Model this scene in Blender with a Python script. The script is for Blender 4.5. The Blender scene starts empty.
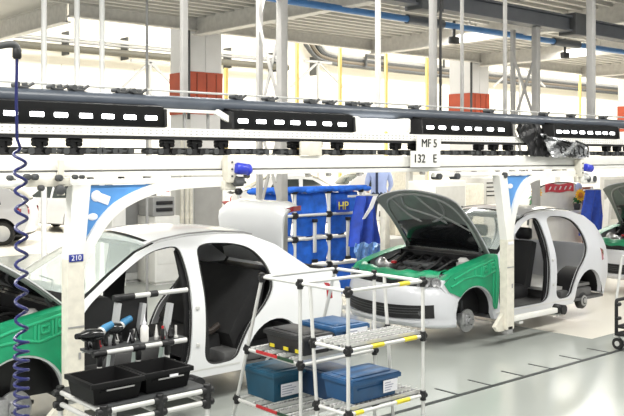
import bpy, bmesh, math, random
from mathutils import Vector, Matrix, geometry
random.seed(7)
col = bpy.context.scene.collection
R = math.radians
H = 2.2; F = 870.0; HY = 157.0
S, C = math.sin(R(48.9)), math.cos(R(48.9))

def P(px, py, X=None, Y=None, Z=None):
    """world point seen at a photo pixel, on one given plane"""
    t = (px - 312) / F; u = (HY - py) / F
    d = Vector((S * t + C, -C * t + S, u))
    k = X / d.x if X is not None else Y / d.y if Y is not None else (Z - H) / d.z
    return Vector((d.x * k, d.y * k, H + d.z * k))

# ------------------------------------------------------------------ materials
MATS = {}
def mat(name, c, rough=.5, metal=0, var=.05, scale=6, bump=0, emit=0, alpha=1, trans=0, coat=0, spec=.5):
    if name in MATS: return MATS[name]
    m = bpy.data.materials.new(name); m.use_nodes = True
    nt = m.node_tree; b = nt.nodes['Principled BSDF']
    c = tuple(c)
    b.inputs['Roughness'].default_value = rough; b.inputs['Metallic'].default_value = metal
    b.inputs['Specular IOR Level'].default_value = spec
    if coat: b.inputs['Coat Weight'].default_value = coat; b.inputs['Coat Roughness'].default_value = .08
    if trans: b.inputs['Transmission Weight'].default_value = trans
    if alpha < 1: b.inputs['Alpha'].default_value = alpha
    tc = nt.nodes.new('ShaderNodeTexCoord')
    n = nt.nodes.new('ShaderNodeTexNoise'); n.inputs['Scale'].default_value = scale; n.inputs['Detail'].default_value = 4
    nt.links.new(tc.outputs['Object'], n.inputs['Vector'])
    r = nt.nodes.new('ShaderNodeValToRGB')
    r.color_ramp.elements[0].position = .3; r.color_ramp.elements[1].position = .7
    r.color_ramp.elements[0].color = tuple(max(0, x * (1 - var)) for x in c) + (1,)
    r.color_ramp.elements[1].color = tuple(min(1, x * (1 + var)) for x in c) + (1,)
    nt.links.new(n.outputs['Fac'], r.inputs['Fac']); nt.links.new(r.outputs['Color'], b.inputs['Base Color'])
    if bump:
        bp = nt.nodes.new('ShaderNodeBump'); bp.inputs['Strength'].default_value = bump; bp.inputs['Distance'].default_value = .01
        nt.links.new(n.outputs['Fac'], bp.inputs['Height']); nt.links.new(bp.outputs['Normal'], b.inputs['Normal'])
    if emit:
        b.inputs['Emission Color'].default_value = c + (1,); b.inputs['Emission Strength'].default_value = emit
    MATS[name] = m
    return m

WHITEP = mat('white_paint', (.76, .77, .78), .25, coat=.6, var=.01)
SILVERP = mat('white_metallic_paint', (.62, .63, .66), .3, coat=.6, var=.01)
WHITE = mat('white_enamel', (.80, .79, .75), .45, var=.04)
CREAM = mat('cream_enamel', (.70, .67, .58), .5, var=.10, scale=14)
TUBEW = mat('white_tube', (.60, .60, .58), .35, var=.05)
BLACK = mat('black_plastic', (.008, .008, .009), .5, var=.2)
BLACKG = mat('gloss_black', (.010, .011, .012), .12, var=.1)
RUBBER = mat('rubber', (.018, .018, .018), .7, var=.2)
DGREY = mat('dark_grey', (.055, .058, .06), .5, var=.1)
INTER = mat('interior_grey', (.10, .10, .10), .7, var=.2)
GREY = mat('grey_paint', (.30, .30, .295), .5, var=.06)
LGREY = mat('light_grey', (.56, .56, .54), .45, var=.05)
STEEL = mat('galvanised_steel', (.60, .585, .55), .5, metal=.0, var=.1, scale=10)
STEELD = mat('dark_steel', (.085, .092, .105), .5, var=.1)
TUBEG = mat('blue_grey_pipe', (.075, .088, .11), .35, var=.1)
METAL = mat('bare_metal', (.45, .45, .46), .35, metal=.8, var=.15, scale=30)
ALU = mat('aluminium', (.62, .63, .64), .35, metal=.6, var=.05)
GREEN = mat('green_vinyl', (.012, .27, .125), .35, var=.12, scale=10)
BLUE = mat('royal_blue_fabric', (.012, .12, .58), .7, var=.25, scale=9, bump=.4)
BLUED = mat('deep_blue_fabric', (.010, .05, .38), .65, var=.25, scale=9, bump=.4)
BLUEP = mat('blue_crate', (.014, .075, .19), .45, var=.15)
BLUEM = mat('blue_motor', (.03, .05, .50), .3, var=.1)
BLUEPIPE = mat('blue_pipe', (.06, .20, .48), .4, var=.08)
FILM = mat('blue_film', (.09, .27, .60), .3, var=.10, scale=5)
LBLUE = mat('pale_blue', (.42, .50, .78), .8, var=.08)
ORANGE = mat('orange_paint', (.39, .055, .015), .55, var=.12, scale=3)
YELLOW = mat('yellow_paint', (.66, .50, .17), .5, var=.06)
YLAB = mat('yellow_label', (.72, .60, .03), .5, var=.15)
RED = mat('red_plastic', (.50, .025, .03), .4, var=.15)
REDLENS = mat('red_lens', (.35, .01, .02), .1, coat=1)
PAPER = mat('paper', (.80, .80, .84), .7, var=.03)
SILVERC = mat('silver_cloth', (.42, .43, .44), .25, metal=.5, var=.3, scale=12, bump=.8)
LED = mat('led_lens', (1, 1, 1), .3, emit=9)
LAMPW = mat('fluorescent_lens', (1, 1, .98), .3, emit=3.2)
HOSE = mat('blue_hose', (.010, .014, .10), .3, var=.1)
SKIN = mat('skin', (.45, .27, .19), .6); SHIRT = mat('light_blue_shirt', (.36, .44, .72), .85, var=.06, bump=.2)
TROUS = mat('navy_trousers', (.02, .03, .07), .85); HAIR = mat('dark_hair', (.02, .014, .01), .8)
GLASS = mat('window_glass', (.72, .82, .78), .03, alpha=.28, coat=.4, var=0)
DGLASS = mat('dark_window_glass', (.035, .045, .045), .12, var=.1, spec=.25)
LENS = mat('clear_lens', (.55, .56, .58), .05, alpha=.10, coat=.3)
HOODU = mat('grey_green_underside', (.17, .185, .178), .38, var=.12, coat=.3)
LEAF = mat('leaf_green', (.03, .17, .05), .6, var=.3); PETAL = mat('sunflower_yellow', (.85, .46, .02), .6, var=.1)
OCHRE = mat('orange_flower_heart', (.55, .17, .02), .7, var=.2)
NAVYLET = mat('navy_number_plate', (.02, .035, .26), .5); INK = mat('black_ink', (.015, .015, .015), .6)
BROWN = mat('brown_card', (.22, .07, .05), .7, var=.25)
WALLM = mat('cream_wall', (.86, .83, .74), .7, var=.015, scale=.4)
TAUPE = mat('taupe_panel', (.24, .24, .235), .6, var=.05)

# ------------------------------------------------------------------ mesh builder
class MB:
    def __init__(s): s.bm = bmesh.new(); s.mi = 0
    def _new(s, faces):
        for f in faces: f.material_index = s.mi
    def box(s, c, d, rot=None, bev=0):
        g = bmesh.ops.create_cube(s.bm, size=1)
        M = Matrix.Translation(Vector(c)) @ (rot.to_4x4() if rot else Matrix()) @ Matrix.Diagonal((d[0], d[1], d[2], 1))
        bmesh.ops.transform(s.bm, matrix=M, verts=g['verts'])
        fs = {f for v in g['verts'] for f in v.link_faces}; s._new(fs)
        if bev:
            es = {e for v in g['verts'] for e in v.link_edges}
            r = bmesh.ops.bevel(s.bm, geom=list(es), offset=min(bev, .45 * min(d)), segments=2, affect='EDGES', profile=.5)
            s._new(r['faces'])
        return s
    def span(s, x0, x1, y0, y1, z0, z1, bev=0):
        return s.box(((x0 + x1) / 2, (y0 + y1) / 2, (z0 + z1) / 2), (abs(x1 - x0), abs(y1 - y0), abs(z1 - z0)), bev=bev)
    def bar(s, a, b, w, h, up=(0, 0, 1), bev=0):
        a, b = Vector(a), Vector(b); d = b - a; x = d.normalized(); u = Vector(up)
        if abs(x.dot(u)) > .98: u = Vector((0, 1, 0))
        y = u.cross(x).normalized(); z = x.cross(y)
        return s.box((a + b) / 2, (d.length, w, h), Matrix((x, y, z)).transposed(), bev)
    def tube(s, pts, r, seg=10, cap=True, closed=False):
        pts = [Vector(p) for p in pts]; n = len(pts); rings = []; u = None
        for i, p in enumerate(pts):
            if closed: t = pts[(i + 1) % n] - pts[i - 1]
            else: t = pts[min(i + 1, n - 1)] - pts[max(i - 1, 0)]
            t.normalize()
            if u is None:
                u = t.orthogonal().normalized()
            u = (u - t * u.dot(t)).normalized(); v = t.cross(u)
            rr = r[i] if isinstance(r, (list, tuple)) else r
            rings.append([s.bm.verts.new(p + (u * math.cos(k * 2 * math.pi / seg) + v * math.sin(k * 2 * math.pi / seg)) * rr) for k in range(seg)])
        fs = []
        for i in range(n if closed else n - 1):
            a, b = rings[i], rings[(i + 1) % n]
            for k in range(seg): fs.append(s.bm.faces.new((a[k], a[(k + 1) % seg], b[(k + 1) % seg], b[k])))
        if cap and not closed:
            fs.append(s.bm.faces.new(rings[0][::-1])); fs.append(s.bm.faces.new(rings[-1]))
        s._new(fs); return s
    def cyl(s, a, b, r, seg=16): return s.tube([a, b], r, seg)
    def lathe(s, prof, o, axis=(0, 0, 1), seg=24):
        ax = Vector(axis).normalized(); u = ax.orthogonal().normalized(); v = ax.cross(u); o = Vector(o); rings = []
        for rr, h in prof:
            rings.append([s.bm.verts.new(o + ax * h + (u * math.cos(k * 2 * math.pi / seg) + v * math.sin(k * 2 * math.pi / seg)) * max(rr, 1e-4)) for k in range(seg)])
        fs = []
        for a, b in zip(rings, rings[1:]):
            for k in range(seg): fs.append(s.bm.faces.new((a[k], a[(k + 1) % seg], b[(k + 1) % seg], b[k])))
        fs.append(s.bm.faces.new(rings[0][::-1])); fs.append(s.bm.faces.new(rings[-1]))
        s._new(fs); return s
    def prism(s, poly, off):
        a = [s.bm.verts.new(Vector(p)) for p in poly]; b = [s.bm.verts.new(Vector(p) + Vector(off)) for p in poly]
        fs = [s.bm.faces.new(a[::-1]), s.bm.faces.new(b)]
        n = len(a)
        for i in range(n): fs.append(s.bm.faces.new((a[i], a[(i + 1) % n], b[(i + 1) % n], b[i])))
        s._new(fs); return s
    def grid(s, rows, thick=None, close=False):
        """rows of points; thick = offset vector or function(i,j)->offset gives it a back"""
        V = [[s.bm.verts.new(Vector(p)) for p in r] for r in rows]; n, m = len(V), len(V[0]); fs = []
        for i in range(n - 1):
            for j in range(m - 1): fs.append(s.bm.faces.new((V[i][j], V[i][j + 1], V[i + 1][j + 1], V[i + 1][j])))
        if thick is not None:
            W = [[s.bm.verts.new(V[i][j].co + Vector(thick(i, j) if callable(thick) else thick)) for j in range(m)] for i in range(n)]
            for i in range(n - 1):
                for j in range(m - 1): fs.append(s.bm.faces.new((W[i][j], W[i + 1][j], W[i + 1][j + 1], W[i][j + 1])))
            loop = [(0, j) for j in range(m)] + [(i, m - 1) for i in range(1, n)] + [(n - 1, j) for j in range(m - 2, -1, -1)] + [(i, 0) for i in range(n - 2, 0, -1)]
            for k in range(len(loop)):
                (a, b), (c, d) = loop[k], loop[(k + 1) % len(loop)]
                fs.append(s.bm.faces.new((V[a][b], W[a][b], W[c][d], V[c][d])))
        s._new(fs); return s
    def ball(s, c, r, sub=2):
        g = bmesh.ops.create_icosphere(s.bm, subdivisions=sub, radius=1)
        rr = r if isinstance(r, (tuple, list)) else (r, r, r)
        bmesh.ops.transform(s.bm, matrix=Matrix.Translation(Vector(c)) @ Matrix.Diagonal((*rr, 1)), verts=g['verts'])
        s._new({f for v in g['verts'] for f in v.link_faces}); return s
    def build(s, name, m, parent=None, smooth=True, origin=None, ang=38):
        bmesh.ops.recalc_face_normals(s.bm, faces=s.bm.faces[:])
        me = bpy.data.meshes.new(name)
        off = Vector((0, 0, 0)); q = parent
        while q: off += q.location; q = q.parent
        loc = Vector((0, 0, 0))
        if parent is None and s.bm.verts:
            if origin is None:
                xs = [v.co.x for v in s.bm.verts]; ys = [v.co.y for v in s.bm.verts]; zs = [v.co.z for v in s.bm.verts]
                origin = Vector(((min(xs) + max(xs)) / 2, (min(ys) + max(ys)) / 2, min(zs)))
            off = loc = Vector(origin)
        for v in s.bm.verts: v.co -= off
        s.bm.to_mesh(me); s.bm.free()
        for x in (m if isinstance(m, (list, tuple)) else [m]): me.materials.append(x)
        if smooth:
            me.shade_smooth(); me.set_sharp_from_angle(angle=R(ang))
        o = bpy.data.objects.new(name, me); o.location = loc; col.objects.link(o)
        if parent: o.parent = parent
        return o

def tag(o, label=None, cat=None, group=None, kind=None):
    if label: o['label'] = label
    if cat: o['category'] = cat
    if group: o['group'] = group
    if kind: o['kind'] = kind
    return o
def empty(name, loc, label=None, cat=None, group=None):
    o = bpy.data.objects.new(name, None); o.empty_display_size = .2; o.location = Vector(loc); col.objects.link(o)
    return tag(o, label, cat, group)
def copy_tree(o, parent=None):
    c = o.copy(); col.objects.link(c); c.parent = parent
    for ch in [x for x in o.children]: copy_tree(ch, c)
    return c
def struct(mb, name, m, smooth=False): return tag(mb.build(name, m, smooth=smooth), kind='structure')
def text(body, size, loc, xdir, ydir, m, parent, name='lettering', depth=.003, align='CENTER'):
    cu = bpy.data.curves.new('txt', 'FONT'); cu.body = body; cu.size = size; cu.extrude = depth; cu.align_x = align; cu.align_y = 'CENTER'
    o = bpy.data.objects.new('txt', cu); col.objects.link(o); bpy.context.view_layer.update()
    me = bpy.data.meshes.new_from_object(o.evaluated_get(bpy.context.evaluated_depsgraph_get()))
    bpy.data.objects.remove(o)
    x = Vector(xdir).normalized(); z = x.cross(Vector(ydir)).normalized(); y = z.cross(x)
    M = Matrix((x, y, z)).transposed().to_4x4(); M.translation = Vector(loc)
    off = Vector((0, 0, 0)); q = parent
    while q: off += q.location; q = q.parent
    me.transform(Matrix.Translation(-off) @ M); me.materials.clear(); me.materials.append(m)
    ob = bpy.data.objects.new(name, me); col.objects.link(ob); ob.parent = parent
    return ob

def lerp(tab, x):
    if x <= tab[0][0]: return tab[0][1]
    for (a, b), (c, d) in zip(tab, tab[1:]):
        if x <= c:
            t = (x - a) / (c - a); return b + (d - b) * t
    return tab[-1][1]
def smooth_poly(pts, it=2, closed=True):
    for _ in range(it):
        q = []
        n = len(pts)
        rng = range(n) if closed else range(n - 1)
        if not closed: q.append(pts[0])
        for i in rng:
            a, b = pts[i], pts[(i + 1) % n]
            q.append(tuple(.75 * u + .25 * v for u, v in zip(a, b))); q.append(tuple(.25 * u + .75 * v for u, v in zip(a, b)))
        if not closed: q.append(pts[-1])
        pts = q
    return pts
def round_poly(pts, r=.10, n=5):
    out = []
    for i in range(len(pts)):
        a, b, c = Vector(pts[i - 1]), Vector(pts[i]), Vector(pts[(i + 1) % len(pts)])
        p, q = b + (a - b).normalized() * min(r, .45 * (a - b).length), b + (c - b).normalized() * min(r, .45 * (c - b).length)
        for k in range(n + 1):
            t = k / n; v = p * (1 - t) ** 2 + b * 2 * t * (1 - t) + q * t * t; out.append((v.x, v.y))
    return out
def inside(p, poly):
    x, y = p[0], p[1]; r = False; n = len(poly)
    for i in range(n):
        (x1, y1), (x2, y2) = poly[i][:2], poly[i - 1][:2]
        if (y1 > y) != (y2 > y) and x < (x2 - x1) * (y - y1) / (y2 - y1) + x1: r = not r
    return r
def segd(p, a, b):
    ax, ay = a; bx, by = b; dx, dy = bx - ax, by - ay; L = dx * dx + dy * dy
    t = 0 if L == 0 else max(0, min(1, ((p[0] - ax) * dx + (p[1] - ay) * dy) / L))
    return math.hypot(p[0] - ax - t * dx, p[1] - ay - t * dy)
def resample(poly, step):
    out = []
    for i in range(len(poly)):
        a, b = poly[i], poly[(i + 1) % len(poly)]; n = max(1, int(math.dist(a, b) / step))
        for k in range(n): out.append((a[0] + (b[0] - a[0]) * k / n, a[1] + (b[1] - a[1]) * k / n))
    return out
def panel(mb, outer, holes, mapf, thick, step=.06):
    """flat outline with holes, filled with a fine mesh, bent by mapf(x,z,depth)->point and given thickness"""
    loops = [resample(l, step) for l in [outer] + holes]
    vs, es = [], []
    for l in loops:
        b = len(vs); vs += [Vector(p) for p in l]; es += [(b + i, b + (i + 1) % len(l)) for i in range(len(l))]
    xs = [p[0] for p in outer]; zs = [p[1] for p in outer]
    x = min(xs)
    while x < max(xs):
        z = min(zs)
        while z < max(zs):
            p = (x + .001, z + .0007)
            if inside(p, outer) and not any(inside(p, h) for h in holes):
                if all(min(segd(p, l[i], l[i - 1]) for i in range(len(l))) > step * .45 for l in loops): vs.append(Vector(p))
            z += step
        x += step
    r = geometry.delaunay_2d_cdt(vs, es, [], 0, 1e-5)
    V = [tuple(v) for v in r[0]]; T = []
    for f in r[2]:
        c = (sum(V[i][0] for i in f) / 3, sum(V[i][1] for i in f) / 3)
        if inside(c, outer) and not any(inside(c, h) for h in holes): T.append(list(f))
    used = {i for f in T for i in f}
    A = {i: mb.bm.verts.new(mapf(V[i][0], V[i][1], 0)) for i in used}
    B = {i: mb.bm.verts.new(mapf(V[i][0], V[i][1], thick)) for i in used}
    fs = []; cnt = {}
    for f in T:
        fs.append(mb.bm.faces.new([A[i] for i in f])); fs.append(mb.bm.faces.new([B[i] for i in reversed(f)]))
        for k in range(3):
            e = (f[k], f[(k + 1) % 3]); cnt[e] = 1
    for (i, j) in cnt:
        if (j, i) not in cnt: fs.append(mb.bm.faces.new((A[j], A[i], B[i], B[j])))
    mb._new(fs)

# ================================================================== CAMERA, WORLD, LIGHT
sc = bpy.context.scene
cam = bpy.data.cameras.new('camera'); cam.sensor_width = 36; cam.lens = 36 * F / 624; cam.shift_y = -(208 - HY) / 624
co = bpy.data.objects.new('camera', cam); co.location = (0, 0, H); co.rotation_euler = (R(90), 0, -math.atan2(C, S)); col.objects.link(co)
sc.camera = co
sc.view_settings.view_transform = 'Standard'; sc.view_settings.look = 'None'; sc.view_settings.gamma = 1; sc.view_settings.use_curve_mapping = False
sc.view_settings.exposure = 0.15
w = bpy.data.worlds.new('world'); sc.world = w; w.use_nodes = True
w.node_tree.nodes['Background'].inputs['Color'].default_value = (1, .99, .96, 1); w.node_tree.nodes['Background'].inputs['Strength'].default_value = .50
def area(name, loc, sx, sy, power, rot=(0, 0, 0), colr=(1, .985, .94)):
    l = bpy.data.lights.new(name, 'AREA'); l.shape = 'RECTANGLE'; l.size = sx; l.size_y = sy; l.energy = power; l.color = colr
    o = bpy.data.objects.new(name, l); o.location = loc; o.rotation_euler = rot; col.objects.link(o); return o
for i, x in enumerate((-1, 4, 9, 14)): area('ceiling_fill', (x, 3.6, 5.0), 3.0, .5, 200)  # unseen area lights added under the deck to light the line
area('bay_fill', (.3, 6.6, 4.8), 1.5, 2.5, 130, (0, R(-60), 0))  # added out-of-view light aimed down the line at the raised boot lid
for i, (x, y) in enumerate(((-5, 2.5), (-1.5, -1.0), (2.5, -4.0))): area('bay_fill', (x, y, 4.9), 2.5, 2.5, 90, (R(52), 0, R(-43)))  # added soft fill from the camera side, lifts the rail's front faces
for i, x in enumerate((1, 6.0)): area('ceiling_fill', (x, 8.2, 5.0), 3.0, .5, 200)  # two more added lights under the deck, no fixtures modelled
for i, x in enumerate((14, 20, 26, 33)): area('ceiling_fill', (x, 12.5, 5.0), 3.0, .6, 200)  # added lights beneath the far part of the deck
for i, x in enumerate((10, 20, 30, 40, 50)): area('hall_fill', (x, 24, 9.6), 6, 2.5, 1500)  # added unseen lights high over the far bay, brighten the back wall

# ================================================================== SETTING
fl = MB(); fl.span(-4, 70, -3, 31, -.05, 0)
FL = bpy.data.materials.new('floor_epoxy'); FL.use_nodes = True
nt = FL.node_tree; b = nt.nodes['Principled BSDF']; b.inputs['Roughness'].default_value = .16; b.inputs['Specular IOR Level'].default_value = .6
tc = nt.nodes.new('ShaderNodeTexCoord'); n1 = nt.nodes.new('ShaderNodeTexNoise'); n1.inputs['Scale'].default_value = .35; n1.inputs['Detail'].default_value = 6
nt.links.new(tc.outputs['Object'], n1.inputs['Vector'])
r1 = nt.nodes.new('ShaderNodeValToRGB'); r1.color_ramp.elements[0].color = (.36, .385, .36, 1); r1.color_ramp.elements[1].color = (.42, .44, .415, 1)
nt.links.new(n1.outputs['Fac'], r1.inputs['Fac']); nt.links.new(r1.outputs['Color'], b.inputs['Base Color'])
n2 = nt.nodes.new('ShaderNodeTexNoise'); n2.inputs['Scale'].default_value = 2.2; n2.inputs['Detail'].default_value = 3
nt.links.new(tc.outputs['Object'], n2.inputs['Vector'])
mr = nt.nodes.new('ShaderNodeMapRange'); mr.inputs['To Min'].default_value = .10; mr.inputs['To Max'].default_value = .26
nt.links.new(n2.outputs['Fac'], mr.inputs['Value']); nt.links.new(mr.outputs['Result'], b.inputs['Roughness'])
struct(fl, 'floor', FL)
LY = P(430, 403.6, Z=0).y
CREAMF = mat('cream_floor_paint', (.86, .82, .73), .22, var=.04, scale=.6)
EX = P(575, 336, Z=0).x
a = MB(); a.span(EX, 60, LY + .55, 30, 0, .003); a.span(-3, EX, 19.0, 30, 0, .003); struct(a, 'trim_1', CREAMF)
a = MB(); a.span(2, 30, LY - .025, LY + .025, 0, .004)
for px in (460, 493, 526, 553, 584, 611):
    t = (px - 312) / F; x = LY * (S * t + C) / (S - C * t)
    a.span(x - .012, x + .012, LY, LY + .30, 0, .004)
struct(a, 'trim_2', mat('floor_marking', (.045, .05, .05), .5, var=.3))
a = MB(); a.span(2, 70, 30, 30.2, 0, 10)
struct(a, 'wall_back', WALLM)
a = MB()
for k in range(18): a.span(8 + k * 3, 8.03 + k * 3, 29.985, 30, 0, 5.6)
a.span(2, 70, 29.97, 30, 3.2, 3.26)
struct(a, 'trim_3', mat('wall_seam', (.62, .60, .54), .7))
DY = 15.7; DZ = 5.2
XE = P(63, 2, Z=DZ).x
DECK = mat('deck_sheet', (.54, .525, .49), .6, var=.05, scale=2)
a = MB()
a.span(-4, 60, 1.5, DY, DZ, DZ + .08); a.span(-4, XE, DY, 20, DZ, DZ + .08)
k = 2.0
while k < DY: a.span(-4, 60, k, k + .09, DZ - .07, DZ); k += .33
struct(a, 'ceiling', DECK)
a = MB(); a.span(-4, 70, 19, 31, 10.2, 10.3); struct(a, 'ceiling.001', WALLM)

# steel beams
def ibeam(mb, a, b, h, w, t=.03):
    a, b = Vector(a), Vector(b)
    mb.bar(a, b, w * .25, h); up = Vector((0, 0, h / 2))
    mb.bar(a + up, b + up, w, t); mb.bar(a - up, b - up, w, t)
ZB = 4.8
for i, (x, nm) in enumerate(((10.35, 'nearest pillar with the orange band at left'), (15.6, 'steel roof bay between the two banded pillars'), (20.0, 'second pillar with the orange band'), (25.3, 'right end of the roof grid'))):
    o = MB(); ibeam(o, (x, 2, ZB + .2), (x, DY - .1, ZB + .2), .4, .22)
    tag(o.build('steel_beam', STEEL), 'pale grey cross beam under the roof deck at the ' + nm, 'beam', 'cross beams under the roof deck')
o = MB(); ibeam(o, (XE, DY - .1, DZ - .15), (58, DY - .1, DZ - .15), .3, .16); tag(o.build('steel_beam', STEEL), 'long pale grey edge beam along the far rim of the roof deck', 'beam')
o = MB(); ibeam(o, (XE, DY, DZ - .2), (XE, 20, DZ - .2), .4, .18); tag(o.build('steel_beam', STEEL), 'pale grey beam at the top left corner running away to the wall', 'beam')
BY = 7.9
bz = P(600, 37.5, Y=BY).z
t = empty('runway_beam', (6, BY, bz), 'dark grey overhead beam crossing the top right corner', 'beam')
o = MB(); o.span(5, 34, BY - .05, BY + .05, bz + .02, bz + .24); o.span(5, 34, BY - .11, BY + .11, bz, bz + .03); o.span(5, 34, BY - .11, BY + .11, bz + .22, bz + .25); o.build('beam', STEELD, t)
for px in (430, 580):
    p = P(px, 20, Y=BY - .1); o = MB(); o.span(p.x - .22, p.x + .22, BY - .16, BY + .16, bz - .05, bz + .30, .01); o.build('splice_bracket', DGREY, t)
PY = 11.0
pz = P(460, 27, Y=PY).z
t = empty('service_pipe', (5, PY, pz), 'blue service pipe running under the roof deck', 'pipe')
o = MB(); o.cyl((4, PY, pz), (40, PY, pz), .062); o.build('pipe', BLUEPIPE, t)
for px in (454, 565):
    p = P(px, 30, Y=PY); o = MB(); o.cyl((p.x, PY, pz + .1), (p.x, PY, pz - .35), .03); o.box((p.x, PY, pz - .28), (.22, .12, .14), bev=.02); o.build('valve', DGREY, t)
for px in (330, 400, 470, 530, 600):
    p = P(px, 30, Y=PY); o = MB(); o.cyl((p.x, PY, pz), (p.x, PY, DZ), .012, 6); o.build('hanger_rod', STEEL, t)
for px in (425, 566):
    p = P(px, 30, Y=PY); o = MB(); o.cyl((p.x - .5, PY, pz), (p.x + .5, PY, pz), .09); o.build('sleeve', TUBEG, t)

# banded pillars
for i, (px, nm) in enumerate(((196, 'at left'), (469, 'in the middle right'), (634, 'at the right edge'))):
    p = P(px, 157, Y=16.1)
    t = empty('concrete_pillar', (p.x, 16.1, 0), 'white square pillar with an orange band %s of the hall' % nm, 'pillar', 'white pillars with orange bands')
    o = MB(); o.span(p.x - .4, p.x + .4, 15.7, 16.5, 0, DZ); o.span(p.x - .02, p.x + .02, 15.69, 15.7, 3.9, DZ); o.build('shaft', mat('pillar_white', (.66, .66, .66), .6, var=.02), t)
    o = MB(); o.span(p.x - .42, p.x + .42, 15.68, 16.52, 3.12, 4.03)
    o.mi = 1
    for k in range(3): o.span(p.x - .25 + .25 * k - .012, p.x - .25 + .25 * k + .012, 15.672, 15.68, 3.15, 4.0)
    o.build('band', [ORANGE, mat('orange_shadow_gap', (.2, .035, .015), .7)], t)
    o = MB(); o.cyl((p.x - .5, 15.62, 3.0), (p.x - .5, 15.62, DZ), .035); o.build('conduit', DGREY, t)

# posts and braced frames that carry the steelwork
for i, (px, top, nm) in enumerate(((277, DZ, 'left of the middle, behind the light rail'), (531, bz, 'under the dark beam at right'))):
    p = P(px + 5, 100, Y=BY)
    t = empty('braced_frame', (p.x, BY, 0), 'grey steel post pair with crossed braces ' + nm, 'frame', 'braced steel frames')
    o = MB(); o.span(p.x - .05, p.x + .05, BY - .05, BY + .05, 0, top, .008); o.build('post', mat('frame_grey', (.40, .39, .375), .5, var=.08), t)
    o = MB(); o.span(p.x - .03, p.x + .03, BY + .40, BY + .46, 0, top); o.build('post', mat('frame_grey', (.40, .39, .375), .5, var=.08), t)
    for k in range(3):
        z0 = 1.6 + k * 1.15
        if z0 + 1.1 > top: continue
        o = MB(); o.bar((p.x - .02, BY, z0), (p.x - .02, BY + .43, z0 + 1.1), .012, .045); o.build('brace', mat('frame_grey', (.40, .39, .375), .5, var=.08), t)
        o = MB(); o.bar((p.x + .02, BY + .43, z0), (p.x + .02, BY, z0 + 1.1), .012, .045); o.build('brace', mat('frame_grey', (.40, .39, .375), .5, var=.08), t)
YL = 6.15
for px, wd, nm, m in ((184, .056, 'in front of the left banded pillar', LGREY), (378, .048, 'just right of the picture middle', WHITE), (433, .07, 'with a black cable beside it, left of the second banded pillar', STEEL), (462, .035, 'in front of the second banded pillar', LGREY), (591, .095, 'crossing in front of the dark beam at right', LGREY), (505, .04, 'left of the braced frame at right', LGREY)):
    p = P(px, 100, Y=6.6)
    o = MB(); o.span(p.x - wd / 2, p.x + wd / 2, 6.6 - wd / 2, 6.6 + wd / 2, 2.62, DZ, .006)
    t = empty('hanger_post', (p.x, 6.6, 2.62), 'pale steel hanger post ' + nm, 'post', 'hanger posts above the light rail')
    o.build('post', WHITE if m is WHITE else mat('frame_grey', (.40, .39, .375), .5, var=.08), t)
    if px == 433:
        o = MB(); o.tube([(p.x + .06, 6.54, z) for z in (2.65, 3.2, 3.8)] + [(p.x + .09, 6.54, 4.2), (p.x + .2, 6.54, 4.6)], .016); o.build('cable', BLACK, t)
    o = MB(); o.span(p.x - .09, p.x + .09, 6.3, 6.68, 2.64, 2.68, .01); o.build('foot_bracket', DGREY, t)
for px in (44, 77, 102):
    p = P(px, 60, Y=12.0)
    o = MB(); o.cyl((p.x, 12, 0), (p.x, 12, DZ), .04); tag(o.build('drop_pole', mat('bright_white', (.92, .92, .90), .5, var=.01)), ['slim white pole, leftmost of three against the bright wall', 'slim white pole, middle of three against the bright wall', 'slim white pole, rightmost of three against the bright wall'][(px > 50) + (px > 90)], 'pole', 'slim white poles at left')
p = P(147, 60, Y=12.0); o = MB(); o.cyl((p.x, 12, 0), (p.x, 12, DZ), .022); tag(o.build('drop_pole', GREY), 'thin grey pole left of the first banded pillar', 'pole')
for px, nm in ((226, 'right of the left banded pillar'), (297, 'right of the braced frame'), (340, 'left of the picture middle'), (386, 'close to the white hanger post in the middle'), (427, 'beside the cabled hanger post'), (580, 'left of the thick hanger post at right')):
    p = P(px, 80, Y=24); o = MB(); o.span(p.x - .055, p.x + .055, 23.95, 24.05, 0, 6.5 if px != 226 else 5.2)
    tag(o.build('yellow_post', YELLOW), 'yellow post near the back wall ' + nm, 'post', 'yellow posts near the back wall')

# wall services
wy = 29.5
t = empty('pipe_rack', (12, wy, 5.9), 'bundle of grey and dark pipes along the back wall', 'pipe rack')
for px, py, r, m, sag in ((60, 37, .09, ALU, 0), (60, 41, .05, GREY, 0), (60, 48.5, .13, mat('olive_duct', (.085, .08, .062), .6), 0), (60, 46, .06, DGREY, 0)):
    z = P(px, py, Y=wy).z; o = MB(); o.cyl((12, wy - r, z), (24.2, wy - r - .02, z), r, 10); o.build('pipe', m, t)
for k in range(6):
    x = 14 + k * 2.4; o = MB(); o.span(x, x + .06, wy - .05, 29.968, 5.9, 6.75); o.build('bracket', DGREY, t)
t = empty('cable_tray', (26, wy, 5), 'dark cable tray that dives and runs right along the back wall', 'cable tray')
for k, (dz, m) in enumerate(((0, DGREY), (.25, mat('olive_cable', (.12, .10, .075), .6)), (.5, DGREY), (.75, GREY))):
    o = MB(); pts = [P(296 + 6 * k, 28 - 2 * k, Y=wy), P(312 + 3 * k, 55 - 3 * k, Y=wy), P(324 + k, 62 - 3 * k, Y=wy)] ; z = pts[-1].z
    pts += [Vector((pts[-1].x + 2, wy, z - .1)), Vector((66, wy, z - .25))]
    o.tube(smooth_poly([tuple(q) for q in pts], 2, False), .10, 8); o.build('cable_bundle', m, t)
for px in (366, 427, 500, 560):
    p = P(px, 66, Y=wy - .2); o = MB(); o.tube([(p.x, p.y, p.z), (p.x, p.y, p.z + .5), (p.x + 1.3, p.y, p.z + .5), (p.x + 1.3, p.y, p.z)], .08, 6); o.build('conduit_bow', DGREY, t)
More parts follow.
